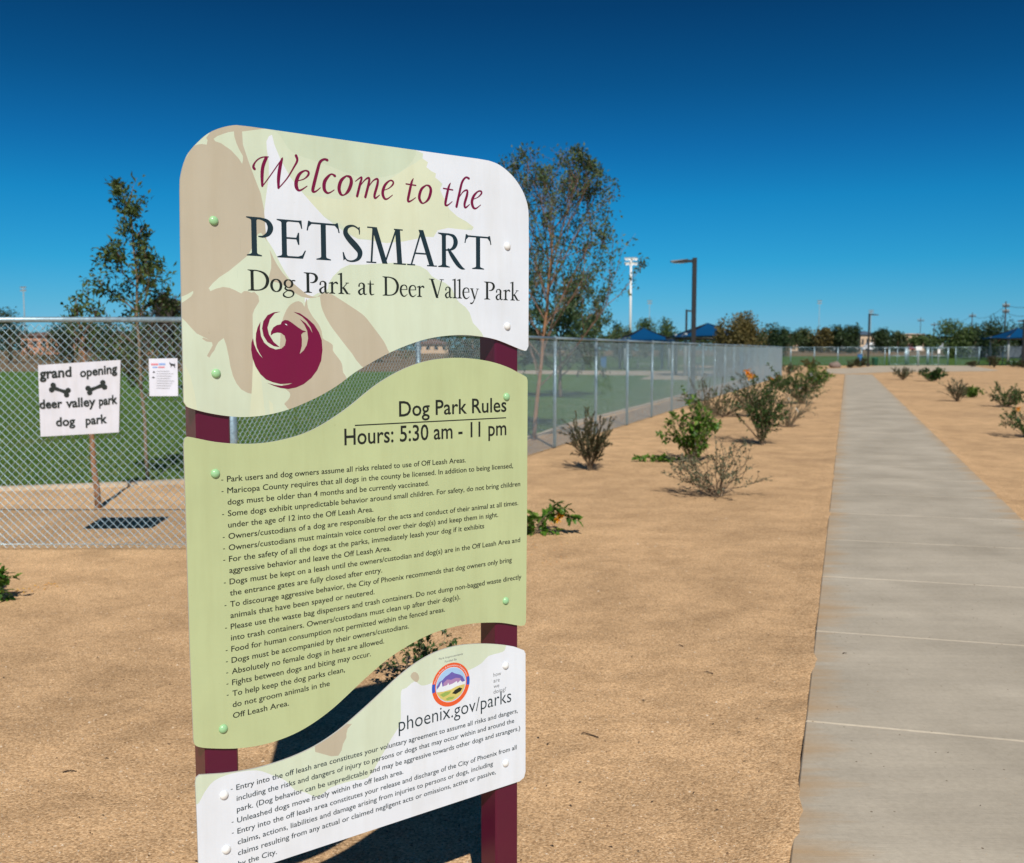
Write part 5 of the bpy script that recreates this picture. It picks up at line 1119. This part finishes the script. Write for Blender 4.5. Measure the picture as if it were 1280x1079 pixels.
def canopy(label, Y, xl, xr, peak, eave_l, eave_r, pk, posts, name='shade_canopy', hx=None):
    a, b_, p = at(xl, eave_l, Y), at(xr, eave_r, Y), at(pk, peak, Y); t = thing(name, label, 'shade canopy', (p.x, Y, 0)); hw1, hw2 = a.x-p.x, b_.x-p.x; dep = (hw2-hw1)/2; ze = (a.z+b_.z)/2
    mb = MB(); N = 8; vs = [(0, 0, p.z)]; cs = [(hw1,-dep),(hw2,-dep),(hw2,dep),(hw1,dep)]; ring = []
    def q(fr, x, y, sag): return (x*fr, y*fr, p.z + (ze-p.z)*fr - sag)
    for s_ in range(4):
        c0, c1 = cs[s_], cs[(s_+1)%4]
        rows = []
        for i in range(5):
            fr = i/4; row = []
            for j in range(7):
                tt = j/6; x = c0[0]*(1-tt)+c1[0]*tt; y = c0[1]*(1-tt)+c1[1]*tt; sg = .06*dep*math.sin(math.pi*tt)*fr*(1 if fr < 1 else -.6) + .05*dep*math.sin(math.pi*fr)
                row.append(q(fr, x*(1-.03*math.sin(math.pi*tt)*fr), y*(1-.03*math.sin(math.pi*tt)*fr), sg))
            rows.append(row)
        vs = [v for r_ in rows for v in r_]; mb.add(vs, [(i*7+j, (i+1)*7+j, (i+1)*7+j+1, i*7+j+1) for i in range(4) for j in range(6)], True)
    mb.build('fabric_roof', M['shade'], t)
    mb = MB()
    for c in cs: mb.tube([(0,0,p.z-.06),(c[0]*.97,c[1]*.97,ze-.05)], .05, 6)
    for i in range(4): mb.tube([(cs[i][0]*.95,cs[i][1]*.95,ze-.08),(cs[(i+1)%4][0]*.95,cs[(i+1)%4][1]*.95,ze-.08)], .05, 6)
    mb.build('roof_frame', M['bronze'], t)
    for sx in (.72*hw1, .72*hw2):
        for sy in (-.72*dep, .72*dep):
            mb = MB(); mb.tube([(sx, sy, -.05), (sx, sy, ze+.25)], .11, 8); mb.build('post', M[posts], t)
    return t
canopy('blue square shade canopy, left of the two beyond the fence', 84, 768, 843, 409.5, 426, 427.5, 804.5, 'gray_pole')
canopy('blue square shade canopy behind the near lamp post', 62, 838, 931, 403.5, 422, 422, 884.5, 'gray_pole')
canopy('blue shade canopy at the right edge of the picture', 104, 1241, 1303, 409.5, 423.5, 423.5, 1272, 'gray_pole')
def table(label, px, Y):
    b = at(px, 450, Y); t = thing('picnic_table', label, 'picnic table', (b.x, Y, 0))
    mb = MB(); mb.box(-.9, .9, -.38, .38, .72, .77); mb.build('tabletop', M['gray_pole'], t)
    for s_ in (-.7, .7): mb = MB(); mb.box(-.9, .9, s_-.13, s_+.13, .42, .46); mb.build('bench', M['gray_pole'], t)
    for s_ in (-.6, .6): mb = MB(); mb.tube([(s_, -.65, 0), (s_, 0, .72), (s_, .65, 0)], .04, 6); mb.tube([(s_, -.7, .42), (s_, .7, .42)], .035, 6); mb.build('leg', M['gray_pole'], t)
table('gray picnic table under the blue canopy behind the near lamp post', 884, 64); table('gray picnic table under the left blue canopy', 806, 84); table('gray picnic table under the canopy at the right edge', 1268, 104)
# bag dispensers, bin, boulder, grill
def dispenser(label, px, base_py, Y, top, mat, wpx, boxh):
    b = at(px, base_py, Y); u_ = Y/FPX; t = thing('bag_dispenser', label, 'dispenser', (b.x, Y, 0)); zt = at(px, top, Y).z
    mb = MB(); mb.tube([(0,0,-.05),(0,0,zt)], .045, 8); mb.build('post', M['bronze'], t)
    mb = MB(); w = wpx*u_/2; mb.box(-w, w, -.16, -.05, zt-boxh, zt-.03); mb.box(-w*1.08, w*1.08, -.19, -.05, zt-.03, zt+.02); mb.build('box', M[mat], t)
    mb = MB(); mb.box(-w*.9, w*.9, -.17, -.05, zt-boxh*1.55, zt-boxh*1.05); mb.build('bin', M[mat], t)
dispenser('blue bag dispenser on a post seen through the side fence', 754, 475, 58, 446, 'blue_box', 7, .42)
dispenser('blue bag dispenser on a post at the end of the walk', 1074, 458, 97, 443, 'blue_box', 5.5, .45)
b = gnd(1093.5, 457.2); u_ = b.y/FPX; t = thing('trash_can', 'green round litter bin right of the far lamp post', 'trash can', (b.x, b.y, 0))
mb = MB(); n = 14; prof = [(.26,0),(.30,.05),(.31,.7),(.33,.72),(.33,.76)]
mb.add([(r_*math.cos(6.283*k/n), r_*math.sin(6.283*k/n), z) for r_, z in prof for k in range(n)], [(i*n+k, i*n+(k+1)%n, (i+1)*n+(k+1)%n, (i+1)*n+k) for i in range(4) for k in range(n)], True); mb.build('barrel', M['green_can'], t)
mb = MB(); mb.sphere((0,0,.76), .33, 14, 6, (1,1,.35)); mb.build('lid', M['green_can'], t)
def rock(label, px, py, wpx, hpx, seed):
    b = gnd(px, py); u_ = b.y/FPX; mb = MB(); mb.sphere((0,0,hpx*u_*.42), 1, 16, 10, (wpx*u_/2, wpx*u_*.4, hpx*u_*.6))
    mb.v = [tuple(Vector(v)*(1+.22*noise.noise(Vector(v)*1.7+Vector((seed,0,0))))) for v in mb.v]
    tag(mb.build('boulder', M['rock'], None, tuple(b)), label, 'boulder')
rock('reddish brown boulder at the left end of the plaza', 1044, 460, 14.5, 8, 3)
t = thing('park_grill', 'dark park grill on a post under the right canopy', 'grill', tuple(at(1238, 450, 98)[:2]) + (0,))
mb = MB(); mb.tube([(0,0,0),(0,0,.8)], .05, 8); mb.build('post', M['bronze'], t); mb = MB(); mb.box(-.32, .32, -.25, .25, .8, 1.05); mb.build('firebox', M['bronze'], t)
# gray windscreen panels on the ball court fence, right
for i, (a, b2) in enumerate([(1200, 1226), (1227, 1255), (1256, 1284), (1285, 1312)]):
    Y = 150; A1, B1 = at(a, 433, Y), at(b2, 448.5, Y); z0 = tz(0, Y)
    t = thing('windscreen_fence', ['gray windscreen fence section, leftmost behind the far fence', 'gray windscreen fence section left of the right canopy', 'gray windscreen fence section seen under the right canopy', 'gray windscreen fence section at the right edge'][i], 'fence', (A1.x, Y, z0), 0, 'gray windscreen fence sections')
    w = B1.x-A1.x; mb = MB(); mb.box(.05, w-.05, -.01, .01, .1, A1.z-z0); mb.build('screen', M['screen_fab'], t)
    mb = MB(); mb.tube([(0,0,-.1),(0,0,A1.z-z0+.1)], .06, 6); mb.build('post', M['galv'], t)
# power poles
def ppole(label, px, top, Y, w=1.5, arms=2):
    z0 = tz(0, Y); c = at(px, top, Y); u_ = Y/FPX; t = thing('utility_pole', label, 'utility pole', (c.x, Y, z0)); zt = c.z-z0
    mb = MB(); mb.tube([(0,0,-.1),(0,0,zt)], [w*u_*.6, w*u_*.45], 8); mb.build('pole', M['pole_wood'], t)
    for k in range(arms):
        z = zt*(1-.10-.11*k); mb = MB(); mb.box(-4*u_, 4*u_, -.18, -.02, z-.1, z+.1); cr = mb.build('crossarm', M['pole_wood'], t)
        for q in (-3.6, -1.5, 1.5, 3.6): mb = MB(); mb.tube([(q*u_,-.1,z+.1),(q*u_,-.1,z+.55)], .12, 6); mb.build('insulator', M['gray_pole'], cr)
    return Vector((c.x, Y, c.z))
w1 = ppole('dark wooden utility pole with crossarms, tallest, above the right trees', 1257.5, 377, 190, 1.7); w2 = ppole('wooden utility pole left of the tallest one', 1215.5, 391, 260, 1.2, 1); w3 = ppole('short far utility pole left of the pale green tree', 1168, 403, 330, .9, 1); w4 = ppole('thin far pole above the beige wall', 1151, 397, 330, .7, 1)
w5 = w1 + (w1-w2)
for i, (a, b2, z) in enumerate([(w2, w1, -.7), (w2, w1, -2.2), (w3, w2, -.7), (w1, w5, -.7), (w1, w5, -2.2)]):
    pts = [a.lerp(b2, k/12) + Vector((0, 0, z - 6*(k/12)*(1-k/12))) for k in range(13)]
    mb = MB(); mb.tube(pts, .035, 4); tag(mb.build('power_line', M['rubber']), ['upper wire between the two right utility poles', 'lower wire between the two right utility poles', 'wire from the short far pole to the next pole', 'upper wire leaving the picture right of the tallest pole', 'lower wire leaving the picture right of the tallest pole'][i], 'power line', 'power lines')

# =================================================================== BUILDINGS, CARS, HILLS
def house(label, px0, px1, wall_top, base_py, Y, wall, roof, roof_top=None, nwin=3):
    z0 = tz(0, Y); a, b_ = at(px0, wall_top, Y), at(px1, wall_top, Y); w = b_.x-a.x; h = a.z-z0; t = thing('building', label, 'building', ((a.x+b_.x)/2, Y, z0)); D = max(6, w*.5)
    ww = .9; n = nwin; mb = MB(); mb.mi = 0
    # front wall built round its window openings
    xs = [-w/2]; cs = [-w/2 + w*(i+.5)/n for i in range(n)]; zb, zt = h*.38, h*.74; wn2 = w/n*.22
    for c in cs: xs += [c-wn2, c+wn2]
    xs.append(w/2)
    for i in range(len(xs)-1):
        if i % 2 == 0: mb.box(xs[i], xs[i+1], 0, .25, 0, h)
        else: mb.box(xs[i], xs[i+1], 0, .25, 0, zb); mb.box(xs[i], xs[i+1], 0, .25, zt, h)
    mb.box(-w/2, -w/2+.25, .25, D, 0, h); mb.box(w/2-.25, w/2, .25, D, 0, h); mb.box(-w/2+.25, w/2-.25, D-.25, D, 0, h); mb.build('wall', M[wall], t)
    for c in cs: mb = MB(); mb.box(c-wn2, c+wn2, .12, .14, zb, zt); mb.build('window', M['glass'], t)
    rt = (at(px0, roof_top, Y).z - z0) if roof_top else h + .3
    mb = MB(); o = .5; i_ = min(D, w)*.42
    mb.add([(-w/2-o,-o,h),(w/2+o,-o,h),(w/2+o,D+o,h),(-w/2-o,D+o,h),(-w/2+i_,D/2-.1,rt),(w/2-i_,D/2-.1,rt),(w/2-i_,D/2+.1,rt),(-w/2+i_,D/2+.1,rt)], [(0,3,2,1),(4,5,6,7),(0,1,5,4),(1,2,6,5),(2,3,7,6),(3,0,4,7)]); mb.build('roof', M[roof], t)
house('pink stucco house behind the left fence', 26, 72, 420, 440, 170, 'stucco_pink', 'roof_tile', 415, 4)
house('low salmon house right of the pink one, behind the left fence', 76, 102, 426, 440, 185, 'stucco_pink', 'roof_tile', 421, 3)
house('small salmon house behind the young green tree', 130, 152, 422, 440, 180, 'stucco_pink', 'roof_tile', 417, 3)
house('small pink house close to the left edge of the welcome sign', 184, 212, 425, 440, 175, 'stucco_pink', 'roof_tile', 420, 3)
house('low tan building seen through the upper gap of the welcome sign', 520, 560, 430, 440, 180, 'stucco', 'roof_tile', 424, 4)
house('beige walled building among the trees left of the far lamp post', 982, 998, 417.5, 440, 260, 'stucco', 'stucco', 416.5, 2)
house('pale building with a blue-gray roof behind the far lamp post', 1076, 1093, 418.5, 440, 260, 'stucco', 'roof_blue', 413.5, 3)
house('long beige building below the purple hills', 1128, 1156, 418, 440, 300, 'stucco', 'stucco', 416.8, 4)
def car(label, px, Y, mat, kind='car', flip=1):
    z0 = tz(0, Y)+.016; x = at(px, 440, Y).x; t = thing('parked_car', label, 'car', (x, Y, z0), .1*flip, 'cars parked beyond the far lawn'); h = {'car': 1.45, 'van': 1.9, 'truck': 1.75}[kind]
    prof = {'car': [(-2.2,.35),(-2.25,.75),(-1.5,.9),(-.9,h),(.7,h),(1.5,.95),(2.2,.9),(2.25,.35)], 'van': [(-2.4,.35),(-2.4,.95),(-1.8,1.1),(-1.2,h),(2.3,h),(2.4,.4)], 'truck': [(-2.7,.4),(-2.7,1.0),(-1.5,1.1),(-.9,h),(.6,h),(.8,1.15),(2.7,1.15),(2.7,.45)]}[kind]
    prof = [(a*flip, b) for a, b in prof]; prof = prof if flip > 0 else prof[::-1]; n = len(prof)
    mb = MB(); mb.add([(a, -.88, b) for a, b in prof] + [(a, .88, b) for a, b in prof], [tuple(range(n-1,-1,-1)), tuple(range(n, 2*n))] + [(i, (i+1)%n, n+(i+1)%n, n+i) for i in range(n)]); body_ = mb.build('body', M[mat], t)
    mb = MB(); x0, x1 = sorted([-.85*flip, .6*flip]); mb.add([(x0-.3,-.89,1.0),(x1+.45,-.89,1.0),(x1,-.89,h-.12),(x0+.05,-.89,h-.12)], [(0,1,2,3)]); mb.build('window', M['glass'], t)
    for sx in (-1.4, 1.4):
        for sy in (-.82, .82):
            mb = MB(); mb.tube([(sx, sy-.1, .33), (sx, sy+.1, .33)], .33, 12); mb.build('wheel', M['rubber'], t)
for i, (px, Y, mt, kd, fl_) in enumerate([(1041.5,222,'car_white','van',1),(1059,225,'car_white','car',-1),(1064,232,'car_gray','car',1),(1088,222,'car_white','car',1),(1096,224,'car_white','van',-1),(1101,234,'car_dark','truck',1),(1110,222,'car_white','truck',1),(1115,226,'car_dark','car',-1),(1122,228,'car_gray','car',1),(1136,224,'car_red','car',1),(1186,222,'car_white','van',1),(1194,226,'car_dark','car',-1)]):
    car(['white van behind the boulder, leftmost of the parked vehicles','white car parked left of the far lamp post','gray car partly behind the white car left of the far lamp post','white car directly behind the far lamp post','white van right behind the green bin','dark pickup behind the white van by the bin','white pickup left of the three gates','dark car beside the white pickup','gray car seen through the left gate','dark red car seen through the middle gate','white van right of the three gates','dark car rightmost of the parked vehicles'][i], px, Y, mt, kd, fl_)
# hills
def hill(px0, px1, top, Y, seed):
    a, b_ = at(px0, 430, Y), at(px1, 430, Y); z = at(px0, top, Y).z; mb = MB(); N = 26; r = np.random.default_rng(seed); vs = []; fs = []
    ph = r.uniform(0, 6, 4)
    for j in range(5):
        for i in range(N+1):
            t = i/N; e = math.sin(math.pi*t)**.8*(.75+.25*math.sin(7*t+ph[0])*.6+.12*math.sin(17*t+ph[1])); k = [0, .45, 1, .45, 0][j]
            vs.append((a.x+(b_.x-a.x)*t, Y+(j-2)*(b_.x-a.x)*.18, z*e*k + .2*k*z*.2*r.normal()*.3))
    fs = [(j*(N+1)+i, j*(N+1)+i+1, (j+1)*(N+1)+i+1, (j+1)*(N+1)+i) for j in range(4) for i in range(N)]
    mb.add(vs, fs, True); tag(mb.build('hill', M['mountain']), kind='structure')
hill(1112, 1134, 412, 2400, 1); hill(1128, 1166, 412.5, 2600, 2); hill(900, 1010, 421, 2800, 3)
print('objects', len(bpy.data.objects))
